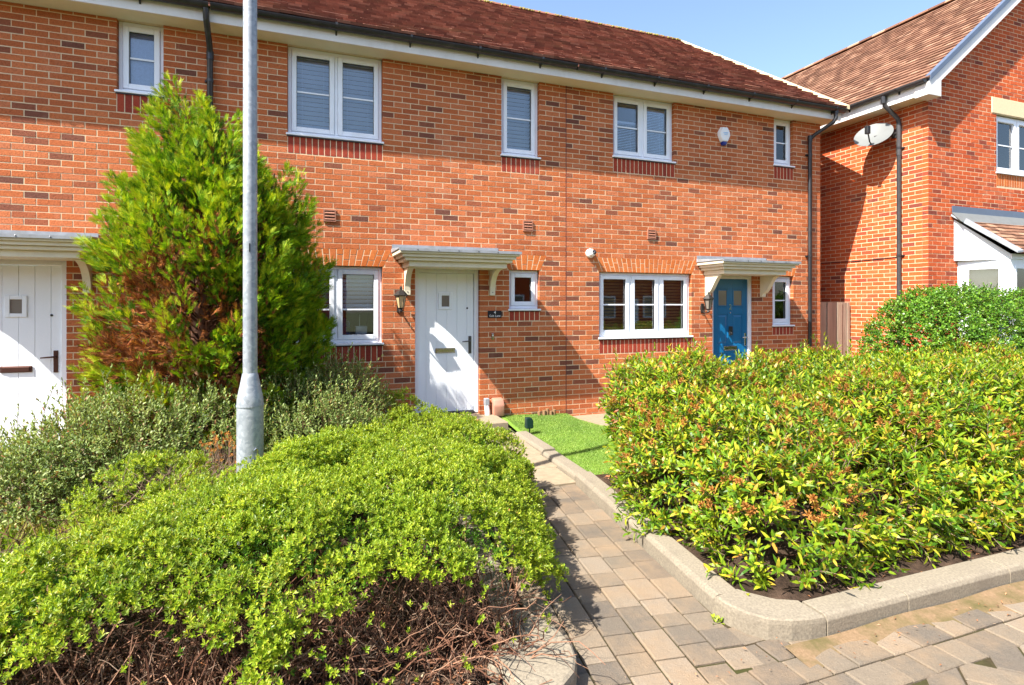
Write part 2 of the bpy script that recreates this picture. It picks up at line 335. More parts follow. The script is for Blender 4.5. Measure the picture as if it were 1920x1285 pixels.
class MB:
    def __init__(s): s.v = []; s.f = []
    def add(s, vs, fs):
        n = len(s.v); s.v += [tuple(map(float, v)) for v in vs]; s.f += [[i + n for i in f] for f in fs]; return s
    def box(s, x0, x1, y0, y1, z0, z1):
        return s.add([(x0, y0, z0), (x1, y0, z0), (x1, y1, z0), (x0, y1, z0), (x0, y0, z1), (x1, y0, z1), (x1, y1, z1), (x0, y1, z1)],
                     [[0, 3, 2, 1], [4, 5, 6, 7], [0, 1, 5, 4], [1, 2, 6, 5], [2, 3, 7, 6], [3, 0, 4, 7]])
    def prism(s, A, B):           # two matching loops of points
        n = len(A); fs = [list(range(n))[::-1], list(range(n, 2 * n))]
        for i in range(n): j = (i + 1) % n; fs.append([i, j, n + j, n + i])
        return s.add(list(A) + list(B), fs)
    def tube(s, pts, r, seg=10, cap=True):
        pts = [Vector(p) for p in pts]; n = len(pts); rr = r if hasattr(r, '__len__') else [r] * n
        vs = []; prev = None
        for i, p in enumerate(pts):
            t = (pts[min(i + 1, n - 1)] - pts[max(i - 1, 0)]).normalized()
            if prev is None:
                a = Vector((0, 0, 1)) if abs(t.z) < 0.9 else Vector((1, 0, 0)); u = t.cross(a).normalized()
            else:
                u = (prev - t * prev.dot(t)).normalized()
            prev = u; w = t.cross(u)
            for k in range(seg):
                g = 2 * math.pi * k / seg; vs.append(p + (u * math.cos(g) + w * math.sin(g)) * rr[i])
        fs = [[i * seg + k, i * seg + (k + 1) % seg, (i + 1) * seg + (k + 1) % seg, (i + 1) * seg + k] for i in range(n - 1) for k in range(seg)]  # tips turned to the sun get the lighter yellow, sunlight painted in
        if cap: fs += [list(range(seg))[::-1], list(range((n - 1) * seg, n * seg))]  # spray bases deep in a plume take the painted shade colour
        return s.add(vs, fs)
    def lathe(s, prof, c=(0, 0, 0), seg=24, ax='z', cap=True):
        vs = []
        for r, h in prof:
            for k in range(seg):
                g = 2 * math.pi * k / seg; a, b = r * math.cos(g), r * math.sin(g)
                vs.append({'z': (c[0] + a, c[1] + b, c[2] + h), 'y': (c[0] + a, c[1] - h, c[2] + b), 'x': (c[0] + h, c[1] + a, c[2] + b)}[ax])
        n = len(prof)
        fs = [[i * seg + k, i * seg + (k + 1) % seg, (i + 1) * seg + (k + 1) % seg, (i + 1) * seg + k] for i in range(n - 1) for k in range(seg)]
        if cap: fs += [list(range(seg))[::-1], list(range((n - 1) * seg, n * seg))]
        return s.add(vs, fs)
    def build(s, name, mat, parent=None, smooth=False, bevel=0.0, origin=None, seg=1):
        bm = bmesh.new(); vs = [bm.verts.new(v) for v in s.v]
        for f in s.f:
            try: bm.faces.new([vs[i] for i in f])
            except ValueError: pass
        bmesh.ops.recalc_face_normals(bm, faces=bm.faces)
        if bevel:
            ed = [e for e in bm.edges if len(e.link_faces) == 2 and e.calc_face_angle(0) > 0.5]
            bmesh.ops.bevel(bm, geom=ed, offset=bevel, segments=seg, profile=0.6, affect='EDGES', clamp_overlap=True)
        o3 = Vector(origin) if origin is not None else Vector((0, 0, 0))
        if origin is not None: bmesh.ops.translate(bm, verts=bm.verts, vec=-o3)
        me = bpy.data.meshes.new(name); bm.to_mesh(me); bm.free()
        if smooth:
            for p in me.polygons: p.use_smooth = True
            try: me.set_sharp_from_angle(angle=R(38))
            except Exception: pass
        me.materials.append(M[mat] if isinstance(mat, str) else mat)
        o = bpy.data.objects.new(name, me)
        if origin is not None: o.location = o3
        link(o, parent)
        if parent is None: WORLD_LOC[o.name] = Vector(o.location)
        return o
def np_obj(name, V, Fq, mat, parent=None, kind=None, smooth=False):
    me = mesh_np(name, V, Fq, smooth); me.materials.append(M[mat] if isinstance(mat, str) else mat)
    o = bpy.data.objects.new(name, me); link(o, parent)
    if parent is None: WORLD_LOC[o.name] = Vector((0, 0, 0))
    if kind: o['kind'] = kind
    return o

# -- repeated pieces: the largest in view become objects, the rest one merged part
def pieces(name, tmpl, mats, omat, imat, parent, nmax=300, rest='brickwork', score=None, rest_kind='stuff'):
    V, Fl = tmpl; V = np.asarray(V, float); Fq = np.array(Fl)
    if not len(mats): return
    Ms = np.array(mats)                                   # (n,4,4)
    pos = Ms[:, :3, 3]
    px, py, z = pix(pos)
    vis = (px > 0) & (px < 1920) & (py > 0) & (py < 1285) & (z > 0)
    sc = np.where(vis, 1.0 / np.maximum(z, 0.1), -1.0)
    if score is not None: sc = np.where(score(px, py, pos), sc, -1.0)
    order = np.argsort(-sc); top = [i for i in order[:nmax] if sc[i] > 0]
    me = mesh_np(name, V, Fq); me.materials.append(omat)
    for i in top:
        o = bpy.data.objects.new(name, me); COL.objects.link(o); o.parent = parent
        o.matrix_basis = Matrix(Ms[i].tolist())
    tops = set(top); keep = [i for i in range(len(Ms)) if i not in tops]
    if keep:
        K = Ms[keep]; n = len(V)
        VV = np.einsum('mij,nj->mni', K[:, :3, :3], V) + K[:, None, :3, 3]
        VV = VV + rng.normal(0, 0.0006, VV.shape)
        FF = (Fq[None] + (np.arange(len(keep)) * n)[:, None, None]).reshape(-1, Fq.shape[1])
        np_obj(rest, VV.reshape(-1, 3), FF, imat, parent, rest_kind)
    return top
def brick_tmpl(L=0.215, H=0.065, D=0.10, c=0.0018):
    # local x along wall, y into wall, z up; chamfered face
    x, z = L / 2, H / 2
    V = [(-x, D, -z), (x, D, -z), (x, D, z), (-x, D, z), (-x, c, -z), (x, c, -z), (x, c, z), (-x, c, z),
         (-x + c, 0, -z + c), (x - c, 0, -z + c), (x - c, 0, z - c), (-x + c, 0, z - c)]
    F = []
    for i in range(4):
        j = (i + 1) % 4
        F.append([i, j, 4 + j, 4 + i]); F.append([4 + i, 4 + j, 8 + j, 8 + i])
    F.append([8, 9, 10, 11]); return V, F
BT = brick_tmpl()
def frame_matrix(o, u, nrm):
    """columns: x=u (along wall), y=-nrm (into wall), z=up"""
    m = np.eye(4); m[:3, 0] = u; m[:3, 1] = -np.array(nrm, float); m[:3, 2] = (0, 0, 1); m[:3, 3] = o; return m
def lay_bricks(FM, x0, x1, ztop, holes, limit=None, bond=0.0, z0=0.0):
    """stretcher bond. holes: function(z)->list of (xa,xb). returns 4x4 list"""
    out = []; nc = int(math.ceil((ztop - z0) / 0.075 - 1e-6))
    for k in range(nc):
        za = z0 + k * 0.075; zb = min(za + 0.065, ztop - 0.004)
        if zb - za < 0.02: continue
        zm = (za + zb) / 2
        lo, hi = (x0, x1) if limit is None else limit(zm)
        if hi - lo < 0.05: continue
        segs = [(lo, hi)]
        for a, b in holes(zm):
            ns = []
            for s, e in segs:
                if b <= s or a >= e: ns.append((s, e)); continue
                if a > s: ns.append((s, a))
                if b < e: ns.append((b, e))
            segs = ns
        off = bond + (0.1125 if k % 2 else 0.0)
        for s, e in segs:
            xs = [s]; t = math.ceil((s - off) / 0.225 + 0.22) * 0.225 + off
            while t < e - 0.05: xs.append(t); t += 0.225
            xs.append(e)
            for i in range(len(xs) - 1):
                a = xs[i] + (0.0 if i == 0 else 0.005); b = xs[i + 1] - (0.0 if i == len(xs) - 2 else 0.005)
                if b - a < 0.03: continue
                m = np.eye(4); m[0, 0] = (b - a) / 0.215; m[2, 2] = (zb - za) / 0.065
                m[:3, 3] = ((a + b) / 2 + random.uniform(-.001, .001), random.uniform(-0.0016, 0.0006), zm + random.uniform(-.0012, .0012))
                an = random.gauss(0, 0.004); rz = np.eye(4); rz[0, 0] = rz[2, 2] = math.cos(an); rz[0, 2] = math.sin(an); rz[2, 0] = -math.sin(an)
                out.append(FM @ (m @ rz))
    return out

# ------------------------------------------------------------------ ground (structure)
MB().box(-120, 120, -120, 160, -0.06, -0.03).build('ground', 'ground')['kind'] = 'structure'
road = MB().box(-14, 14, -14, -5.0, -0.028, -0.0125).build('road', 'bedding'); road['kind'] = 'structure'
# ============================================================== TERRACE
SOF = 5.06
HOUSES = []
def make_house(name, X0, X1, label):
    h = thing(name, ((X0 + X1) / 2, 0, 0), label, 'house'); h['x0'] = X0; h['x1'] = X1
    del h['x0'], h['x1']; return h
openings = []   # (x0,x1,z0,z1, soldier_z0 or None, arch bool)
def arch_half(zm, x0, x1): t = (zm - 2.25) / 0.225; return (x0 - 0.02 - 0.10 * t, x1 + 0.02 + 0.10 * t)
OPN = {
 'A': [('win', -5.77, -5.30, 4.20, SOF, 3.975, 0), ('door', -7.18, -6.25, 0.10, 2.25, None, 0)],
 'B': [('win', -3.93, -2.74, 3.90, SOF, 3.675, 0), ('win', -1.04, -0.44, 3.90, SOF, 3.675, 0),
       ('win', -3.93, -2.74, 1.20, 2.25, 0.975, 1), ('win', -0.92, -0.44, 1.65, 2.25, 1.50, 1), ('door', -2.30, -1.37, 0.18, 2.25, None, 0)],
 'C': [('win', 0.82, 1.97, 4.05, SOF, 3.825, 0), ('win', 4.08, 4.53, 4.20, SOF, 3.975, 0),
       ('win', 0.57, 2.31, 1.20, 2.25, 0.975, 1), ('win', 4.05, 4.53, 1.35, 2.25, 1.20, 1), ('door', 2.74, 3.63, 0.15, 2.25, None, 0)]}
houseA = make_house('terraced_house', -9.6, -4.75, 'left terraced brick house cut by the photo edge, white door and small upper window')
houseB = make_house('terraced_house', -4.75, 0.0, 'middle terraced brick house with white front door and number 4 plaque')
houseC = make_house('terraced_house', 0.0, 5.18, 'terraced brick house with blue front door at the right end of the row')
for h in (houseA, houseB, houseC): h['group'] = 'houses of the brick terrace'
SPAN = {'A': (-9.6, -4.75), 'B': (-4.75, -0.006), 'C': (0.006, 5.18)}
HS = {'A': houseA, 'B': houseB, 'C': houseC}
WALLS = {}
FMT = frame_matrix((0, 0, 0), (1, 0, 0), (0, -1, 0))
def hidden_tree(px, py, pos):
    return ~((px > 170) & (px < 600) & (py > 130) & (py < 760) & (np.abs(px - 385) < 20 + (py - 130) * 0.7)) & ~((py > 640) & (px > 1090)) & ~((py > 660) & (px < 780))
for key in 'ABC':
    x0, x1 = SPAN[key]; ops = OPN[key]
    # mortar sheet cut round the openings, with jambs
    cut = []
    for kind, a, b, z0, z1, sz, ar in ops: cut.append((a - 0.004, b + 0.004, z0 - 0.004, z1 + (0.004 if z1 < SOF else 0.0)))
    xs = sorted({x0, x1, *[c[0] for c in cut], *[c[1] for c in cut]}); zs = sorted({-0.2, SOF, *[c[2] for c in cut], *[c[3] for c in cut]})
    mb = MB(); YM = 0.0022
    for i in range(len(xs) - 1):
        for j in range(len(zs) - 1):
            xm, zm = (xs[i] + xs[i + 1]) / 2, (zs[j] + zs[j + 1]) / 2
            if any(c[0] < xm < c[1] and c[2] < zm < c[3] for c in cut): continue
            mb.add([(xs[i], YM, zs[j]), (xs[i + 1], YM, zs[j]), (xs[i + 1], YM, zs[j + 1]), (xs[i], YM, zs[j + 1])], [[0, 1, 2, 3]])
    for a, b, z0, z1 in cut:
        D = 0.30
        mb.add([(a, YM, z0), (a, D, z0), (a, D, z1), (a, YM, z1)], [[0, 1, 2, 3]]); mb.add([(b, YM, z0), (b, D, z0), (b, D, z1), (b, YM, z1)], [[0, 3, 2, 1]])
        mb.add([(a, YM, z1), (b, YM, z1), (b, D, z1), (a, D, z1)], [[0, 1, 2, 3]]); mb.add([(a, YM, z0), (b, YM, z0), (b, D, z0), (a, D, z0)], [[0, 3, 2, 1]])
    wall = mb.build('wall', 'mortar', HS[key]); WALLS[key] = wall
    def holes(zm, ops=ops):
        r = []
        for kind, a, b, z0, z1, sz, ar in ops:
            if z0 <= zm <= z1: r.append((a, b))
            elif sz and sz <= zm < z0: r.append((a - 0.004, b + 0.004))
            elif ar and 2.25 < zm < 2.475: r.append(arch_half(zm, a, b))
        return r
    pieces('brick', BT, lay_bricks(FMT, x0, x1, SOF, holes, bond=0.0 if key != 'B' else 0.0), BRICK['object'], BRICK['island'], wall, 300, 'brickwork', hidden_tree)
    # soldier courses and flat arches, brick by brick
    for kind, a, b, z0, z1, sz, ar in ops:
        if sz:
            n = round((b - a) / 0.075); w = (b - a) / n
            me = mesh_np('sill_brick', np.array(brick_tmpl(w - 0.011, z0 - sz - 0.008)[0]), np.array(BT[1])); me.materials.append(SOLD)
            for i in range(n):
                o = bpy.data.objects.new('sill_brick', me); COL.objects.link(o); o.parent = wall
                o.location = (a + (i + 0.5) * w, random.uniform(-0.002, 0.001), (sz + z0) / 2)
        if ar:
            n = round((b - a + 0.04) / 0.077); A0, A1 = a - 0.02, b + 0.02; B0, B1 = a - 0.12, b + 0.12; za, zb = 2.252, 2.472
            for i in range(n):
                fa, fb = (i + 0.07) / n, (i + 0.93) / n
                sp = 0.36 if i % 2 else 0.66
                for t0, t1 in ((0.0, sp - 0.02), (sp + 0.02, 1.0)):
                    def P(f, t): return (A0 + (A1 - A0) * f) * (1 - t) + (B0 + (B1 - B0) * f) * t
                    y = random.uniform(-0.002, 0.001)
                    q = [(P(fa, t0), y, za + (zb - za) * t0), (P(fb, t0), y, za + (zb - za) * t0), (P(fb, t1), y, za + (zb - za) * t1), (P(fa, t1), y, za + (zb - za) * t1)]
                    MB().prism(q, [(p[0], 0.1, p[2]) for p in q]).build('arch_brick', ARCH, wall, bevel=0.002)
    # movement joint
    if key == 'C':
        MB().box(-0.006, 0.006, -0.001, 0.02, 0.10, SOF).build('movement_joint', 'red', HS[key])
# gable end return, rear and insides so the houses are closed
MB().add([(5.18, 0.1, -0.2), (5.18, 8.8, -0.2), (5.18, 8.8, SOF), (5.18, 4.4, 8.3), (5.18, 0.1, SOF)], [[0, 1, 2, 3, 4]]).build('gable_wall', 'mortar', houseC)
def gl(zm): return (0.0, 1.2)
FMG = frame_matrix((5.185, 0, 0), (0, 1, 0), (1, 0, 0)); FMG[:3, 1] = (-1, 0, 0)
pieces('brick', BT, lay_bricks(FMG, 0.0, 1.6, SOF, lambda z: [], bond=0.11), BRICK['object'], BRICK['island'], WALLS['C'], 0, 'gable_brickwork')
for key in 'ABC':
    x0, x1 = SPAN[key]
    MB().add([(x0, 8.8, -0.2), (x1, 8.8, -0.2), (x1, 8.8, SOF), (x0, 8.8, SOF)], [[0, 1, 2, 3]]).build('rear_wall', 'mortar', HS[key])

# eaves, gutter, roof of the terrace
PIT = R(34.4); TE = math.tan(PIT); EY, EZ = -0.40, 5.245; RY = 4.4; RZ = EZ + (RY - EY) * TE
tileT = None
def tile_tmpl(W=0.163, L=0.165, T=0.027):
    x = W / 2
    V = [(-x, 0, 0), (x, 0, 0), (x, L, -0.002), (-x, L, -0.002), (-x, 0, T), (x, 0, T), (x, L, T * 0.4), (-x, L, T * 0.4)]
    F = [[0, 1, 5, 4], [1, 2, 6, 5], [3, 0, 4, 7], [4, 5, 6, 7], [2, 3, 7, 6]]
    return V, F
TL = tile_tmpl(0.163, 0.29, 0.034); TLH = tile_tmpl(0.163, 0.21, 0.026)
def lay_tiles(org, u, up, nrm, width, slope_len, gauge, wid, clip=None, j=0.0012):
    out = []; nr = int(slope_len / gauge)
    for r in range(nr):
        off = (wid / 2 if r % 2 else 0.0)
        nx = int(width / wid) + 1
        for i in range(nx):
            x = (i + 0.5) * wid + off - wid / 2
            if x < 0 or x > width: continue
            s = r * gauge
            if clip and not clip(x, s): continue
            m = np.eye(4)
            tl = 0.075 + random.gauss(0, 0.006); ct, st = math.cos(tl), math.sin(tl)
            yax = up * ct + nrm * (-st); zax = nrm * ct + up * st
            m[:3, 0] = u; m[:3, 1] = yax; m[:3, 2] = zax
            an = random.gauss(0, 0.006); m[:3, 0] = u * math.cos(an) + yax * math.sin(an)
            m[:3, 3] = org + u * (x + random.gauss(0, 0.001)) + up * (s + random.gauss(0, j)) + nrm * (0.006 + max(-0.003, random.gauss(0, 0.0016)))
            out.append(m)
    return out
upv = np.array([0, math.cos(PIT), math.sin(PIT)]); nv = np.array([0, -math.sin(PIT), math.cos(PIT)])
for key in 'ABC':
    h = HS[key]; x0, x1 = SPAN[key]
    xe = 5.34 if key == 'C' else x1; xs_ = x0
    if key == 'C': xs_ = 0.0
    if key == 'B': xe = 0.0
    roof = MB().prism([(xs_, EY, EZ - 0.01), (xs_, RY, RZ - 0.01), (xs_, 9.2, EZ - 0.01), (xs_, 9.2, EZ - 0.05), (xs_, RY, RZ - 0.06), (xs_, EY, EZ - 0.05)],
                      [(xe, EY, EZ - 0.01), (xe, RY, RZ - 0.01), (xe, 9.2, EZ - 0.01), (xe, 9.2, EZ - 0.05), (xe, RY, RZ - 0.06), (xe, EY, EZ - 0.05)]).build('roof', TILE['island'], h)
    mats = lay_tiles(np.array([xs_, EY, EZ]), np.array([1.0, 0, 0]), upv, nv, xe - xs_, (RY - EY) / math.cos(PIT), 0.215, 0.1645)
    pieces('roof_tile', TL, mats, TILE['object'], TILE['island'], roof, 300 if key != 'A' else 60, 'roof_tiling')
    # ridge tiles + moss
    n = int((xe - xs_) / 0.3)
    for i in range(n):
        xa = xs_ + i * (xe - xs_) / n; xb = xs_ + (i + 1) * (xe - xs_) / n - 0.006
        prof = [(0.11 * math.cos(g), 0.075 * math.sin(g)) for g in np.linspace(math.pi, 0, 7)]
        A = [(xa, RY + p[0], RZ - 0.02 + p[1]) for p in prof]; B = [(xb, RY + p[0], RZ - 0.02 + p[1]) for p in prof]
        MB().prism(A, B).build('ridge_tile', TILE['object'], roof)
    k = 260; P0 = np.stack([rng.uniform(xs_, xe, k), RY - 0.02 - np.abs(rng.normal(0, 0.06, k)), np.full(k, RZ)], 1)
    P0[:, 2] = RZ + 0.055 - (RY - P0[:, 1]) * TE * 0.9; mbm = MB()
    for p in P0:
        r = random.uniform(0.012, 0.035); mbm.lathe([(r * 0.9, -r * .3), (r, r * .2), (r * .6, r * .8), (0.001, r)], p, 6)
    mo = mbm.build('moss', 'moss', roof); mo['kind'] = 'stuff'
    # soffit, fascia, gutter
    xl = xe - (0.04 if key == 'C' else 0)
    MB().box(xs_, xl, -0.285, 0.10, SOF + 0.001, SOF + 0.015).build('soffit', 'soffit', h)
    MB().box(xs_, xl + 0.02 * (key == 'C'), -0.31, -0.286, SOF - 0.012, 5.225).build('fascia', 'fascia', h)
    g = MB(); arc = [(0.062 * math.cos(t), 0.062 * math.sin(t)) for t in np.linspace(math.pi, 2 * math.pi, 9)]
    arc2 = [(0.056 * math.cos(t), 0.056 * math.sin(t)) for t in np.linspace(2 * math.pi, math.pi, 9)]
    loop = arc + arc2; gy, gz = -0.378, 5.222
    g.prism([(xs_, gy + a, gz + b) for a, b in loop], [(xe - 0.02, gy + a, gz + b) for a, b in loop])
    gut = g.build('gutter', 'black', h, smooth=True)
    x = {'A': -9.2, 'B': -4.30, 'C': 0.42}[key]
    while x < xe:
        b = MB(); lp = [(0.068 * math.cos(t), 0.068 * math.sin(t)) for t in np.linspace(math.pi * 0.95, 2.08 * math.pi, 9)]
        l2 = [(0.060 * math.cos(t), 0.060 * math.sin(t)) for t in np.linspace(2.08 * math.pi, math.pi * 0.95, 9)]
        w = 0.028
        b.prism([(x, gy + p, gz + q) for p, q in lp + l2], [(x + w, gy + p, gz + q) for p, q in lp + l2])
        b.prism([(x + .004, gy + 0.02, gz - 0.055), (x + .004, -0.311, gz - 0.01), (x + .004, -0.311, gz - 0.10)], [(x + w - .004, gy + 0.02, gz - 0.055), (x + w - .004, -0.311, gz - 0.01), (x + w - .004, -0.311, gz - 0.10)])
        b.build('gutter_bracket', 'black', gut); x += 0.93
# verge of the end house
MB().prism([(5.345, EY, EZ - 0.01), (5.345, RY, RZ - 0.01), (5.345, RY, RZ + 0.06), (5.345, EY, EZ + 0.06)], [(5.43, EY, EZ - 0.01), (5.43, RY, RZ - 0.01), (5.43, RY, RZ + 0.06), (5.43, EY, EZ + 0.06)]).build('verge_trim', 'stone', houseC)
MB().prism([(5.19, EY + .1, EZ - 0.20), (5.19, RY, RZ - 0.20), (5.19, RY, RZ - 0.03), (5.19, EY + .1, EZ - 0.03)], [(5.335, EY + .1, EZ - 0.20), (5.335, RY, RZ - 0.20), (5.335, RY, RZ - 0.03), (5.335, EY + .1, EZ - 0.03)]).build('bargeboard', 'fascia', houseC)
def downpipe(h, x, mat, zend):
    p = [(x + 0.25, -0.378, 5.17), (x + 0.25, -0.378, 5.06), (x + 0.22, -0.35, 4.98), (x + 0.05, -0.10, 4.80), (x, -0.055, 4.72), (x, -0.055, zend)]
    if x < 0: p = [(x, -0.378, 5.17), (x, -0.36, 5.06), (x, -0.10, 4.86), (x, -0.055, 4.76), (x, -0.055, zend)]
    d = MB().tube(p, 0.034, 12).build('downpipe', mat, h, smooth=True)
    for z in (4.45, 2.62, 0.9):
        MB().tube([(x, -0.055, z - 0.02), (x, -0.055, z + 0.02)], 0.040, 12).box(x - 0.06, x + 0.03, -0.03, 0.0, z - 0.014, z + 0.014).build('pipe_clip', mat, d)
    if x > 0: MB().tube([(x + .25, -.378, 5.13), (x + .25, -.378, 5.20)], 0.045, 12).build('pipe_outlet', mat, d)
    MB().tube([(x, -0.055, 4.70), (x, -0.055, 4.80)], 0.041, 12).build('pipe_socket', mat, d)
downpipe(houseA, -4.80, 'black', 0.05); downpipe(houseC, 4.87, 'black', 0.05)

# ------------------------------------------------------------------ windows
def cased(house, x0, x1, z0, z1, nl, bars=True, bar_at=0.5, y=0.065, room=True, head=0.0, fr=0.045, sash=0.06, frost=False):
    H = MB(); D = y + 0.07; zs = z0 + 0.03; zt = z1 - head
    f = fr
    H.box(x0 + .003, x0 + f, y, D, zs, zt - .003).box(x1 - f, x1 - .003, y, D, zs, zt - .003).box(x0 + f, x1 - f, y, D, zt - f, zt - .003).box(x0 + f, x1 - f, y, D, zs, zs + f)
    W = (x1 - x0 - 2 * f) / nl
    for i in range(1, nl): H.box(x0 + f + i * W - 0.02, x0 + f + i * W + 0.02, y, D, zs + f, zt - f)
    win = H.build('window', 'white', house, bevel=0.004)
    out = []
    for i in range(nl):
        a = x0 + f + i * W + (0.022 if i else 0.002); b = x0 + f + (i + 1) * W - (0.022 if i < nl - 1 else 0.002)
        c, d = zs + f + 0.002, zt - f - 0.002; ys = y - 0.012
        S = MB(); s = sash
        S.box(a, a + s, ys, D - .01, c, d).box(b - s, b, ys, D - .01, c, d).box(a + s, b - s, ys, D - .01, c, c + s).box(a + s, b - s, ys, D - .01, d - s, d)
        S.build('sash', 'white', win, bevel=0.006, seg=2)
        MB().box(a + s - .004, b - s + .004, y + 0.025, y + 0.031, c + s - .004, d - s + .004).build('pane', 'glass', win)
        q = 0.006
        MB().box(a + s, a + s + q, y + .012, y + .024, c + s, d - s).box(b - s - q, b - s, y + .012, y + .024, c + s, d - s).box(a + s + q, b - s - q, y + .012, y + .024, c + s, c + s + q).box(a + s + q, b - s - q, y + .012, y + .024, d - s - q, d - s).build('gasket', 'black', win)
        if bars:
            zb = c + s + (d - c - 2 * s) * bar_at
            MB().box(a + s + q, b - s - q, y + 0.013, y + 0.023, zb - 0.010, zb + 0.010).build('glazing_bar', 'white', win)
        out.append((a + s, b - s, c + s, d - s))
    MB().box(x0 - 0.018, x1 + 0.018, -0.028, y + 0.02, z0 + 0.002, z0 + 0.028).build('sill', 'white', win, bevel=0.004)
    MB().box(x0 - 0.010, x1 + 0.010, -0.016, y, z0 - 0.012, z0 + 0.0015).build('sill_dark_strip', 'black', win)  # thin dark strip along the underside of the sill
    if room:
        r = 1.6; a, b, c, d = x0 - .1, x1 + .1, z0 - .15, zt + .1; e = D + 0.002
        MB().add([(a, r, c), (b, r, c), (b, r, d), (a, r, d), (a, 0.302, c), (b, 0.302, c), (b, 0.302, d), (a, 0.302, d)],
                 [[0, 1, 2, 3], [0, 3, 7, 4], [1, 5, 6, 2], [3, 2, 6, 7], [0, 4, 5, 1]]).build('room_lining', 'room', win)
    return win, out
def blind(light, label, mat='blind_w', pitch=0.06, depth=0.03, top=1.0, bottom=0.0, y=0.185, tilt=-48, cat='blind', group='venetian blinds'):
    a, b, c, d = light; zt = c + (d - c) * top; zb = c + (d - c) * bottom; a -= .02; b += .02
    t = thing('venetian_blind', ((a + b) / 2, y, zb), label, cat, group)
    MB().box(a, b, y - 0.022, y + 0.022, zt + .002, zt + 0.035).build('head_rail', mat, t)
    n = max(1, int((zt - zb) / pitch)); hw = pitch * .43
    me = mesh_np('slat', *(lambda V, F: (np.array(V), np.array(F)))([(a, -hw, -.0012), (b, -hw, -.0012), (b, hw, -.0012), (a, hw, -.0012), (a, -hw, .0012), (b, -hw, .0012), (b, hw, .0012), (a, hw, .0012)],
                 [[0, 3, 2, 1], [4, 5, 6, 7], [0, 1, 5, 4], [1, 2, 6, 5], [2, 3, 7, 6], [3, 0, 4, 7]]))
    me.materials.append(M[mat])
    for i in range(n):
        o = bpy.data.objects.new('slat', me); COL.objects.link(o); o.parent = t
        o.location = Vector((0, y, zt - (i + 0.5) * pitch)) - WORLD_LOC[t.name]; o.rotation_euler = (R(tilt + random.gauss(0, 2)), 0, 0)
    zl = zt - n * pitch
    MB().box(a, b, y - 0.018, y + 0.018, zl - 0.022, zl - 0.002).build('bottom_rail', mat, t)
    for xx in (a + (b - a) * 0.2, b - (b - a) * 0.2):
        MB().tube([(xx, y - hw * 0.8, zl), (xx, y - hw * 0.8, zt)], 0.0015, 4).build('ladder_cord', mat, t)
w, L = cased(houseA, -5.77, -5.30, 4.20, SOF, 1)
MB().box(L[0][0] - .01, L[0][1] + .01, 0.125, 0.13, L[0][2] - .01, L[0][3] + .01).build('frosted_film', 'frost', w)
w, L = cased(houseB, -3.93, -2.74, 3.90, SOF, 2)
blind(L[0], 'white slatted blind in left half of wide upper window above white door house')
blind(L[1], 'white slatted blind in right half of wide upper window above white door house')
w, L = cased(houseB, -1.04, -0.44, 3.90, SOF, 1)
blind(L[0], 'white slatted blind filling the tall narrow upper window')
w, L = cased(houseB, -3.93, -2.74, 1.20, 2.25, 2, bars=True, bar_at=0.42)
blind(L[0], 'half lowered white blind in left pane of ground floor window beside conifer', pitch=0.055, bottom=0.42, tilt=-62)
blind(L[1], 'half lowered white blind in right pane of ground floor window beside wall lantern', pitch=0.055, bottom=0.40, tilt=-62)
G1 = L
w, L = cased(houseB, -0.92, -0.44, 1.65, 2.25, 1, bars=False)
w, L = cased(houseC, 0.82, 1.97, 4.05, SOF, 2)
blind(L[0], 'fine slatted dark blind in left half of upper window near alarm box', pitch=0.026, top=0.62, tilt=30)
blind(L[1], 'fine slatted dark blind in right half of upper window near alarm box', pitch=0.026, top=0.95, tilt=30)
w, L = cased(houseC, 4.08, 4.53, 4.20, SOF, 1)
w, L = cased(houseC, 0.57, 2.31, 1.20, 2.25, 3)
for i, nm in enumerate(('left', 'middle', 'right')):
    blind(L[i], f'brown wooden blind in {nm} pane of three part ground floor window', 'blind_b', 0.05, tilt=-48)
w, L = cased(houseC, 4.05, 4.53, 1.35, 2.25, 1)

# things behind the ground floor glass of number 4
def cloth(name, label, mat, c, sx, sz, seed):
    g = np.random.default_rng(seed); mb = MB(); n = 16; m = 12; vs = []
    for j in range(m + 1):
        t = j / m; wdt = sx * (0.35 + 0.75 * math.sin(min(1, t * 1.4 + .12) * 1.5)) * (1 + 0.08 * g.normal())
        for i in range(n):
            a = 2 * math.pi * i / n; r = 1 + 0.16 * math.sin(5 * a + 3 * t + seed) + 0.05 * g.normal()
            vs.append((c[0] + wdt * 0.5 * math.cos(a) * r + 0.02 * math.sin(6 * t), c[1] + 0.05 * math.sin(a) * r, c[2] + sz * (1 - t) + .015 * g.normal()))
    fs = [[j * n + i, j * n + (i + 1) % n, (j + 1) * n + (i + 1) % n, (j + 1) * n + i] for j in range(m) for i in range(n)]
    fs += [list(range(n)), list(range(m * n, m * n + n))[::-1]]
    mb.add(vs, fs); return tag(mb.build(name, mat, smooth=True, origin=c), label, 'clothing')
cloth('hanging_garment', 'lilac garment hanging behind the left pane of ground floor window', 'lilac', (-3.50, 0.42, 1.36), 0.22, 0.34, 3)
cloth('folded_garment', 'dark blue garment heaped behind the right pane of ground floor window', 'bluecloth', (-3.22, 0.48, 1.33), 0.17, 0.22, 5)
bx = thing('storage_tub', (-2.98, 0.42, 1.26), 'white tub with upright sticks standing inside ground floor window', 'tub')
MB().prism([(-3.05, .36, 1.26), (-2.91, .36, 1.26), (-2.91, .48, 1.26), (-3.05, .48, 1.26)], [(-3.06, .35, 1.44), (-2.90, .35, 1.44), (-2.90, .49, 1.44), (-3.06, .49, 1.44)]).build('tub_body', 'shell', bx, bevel=.006)
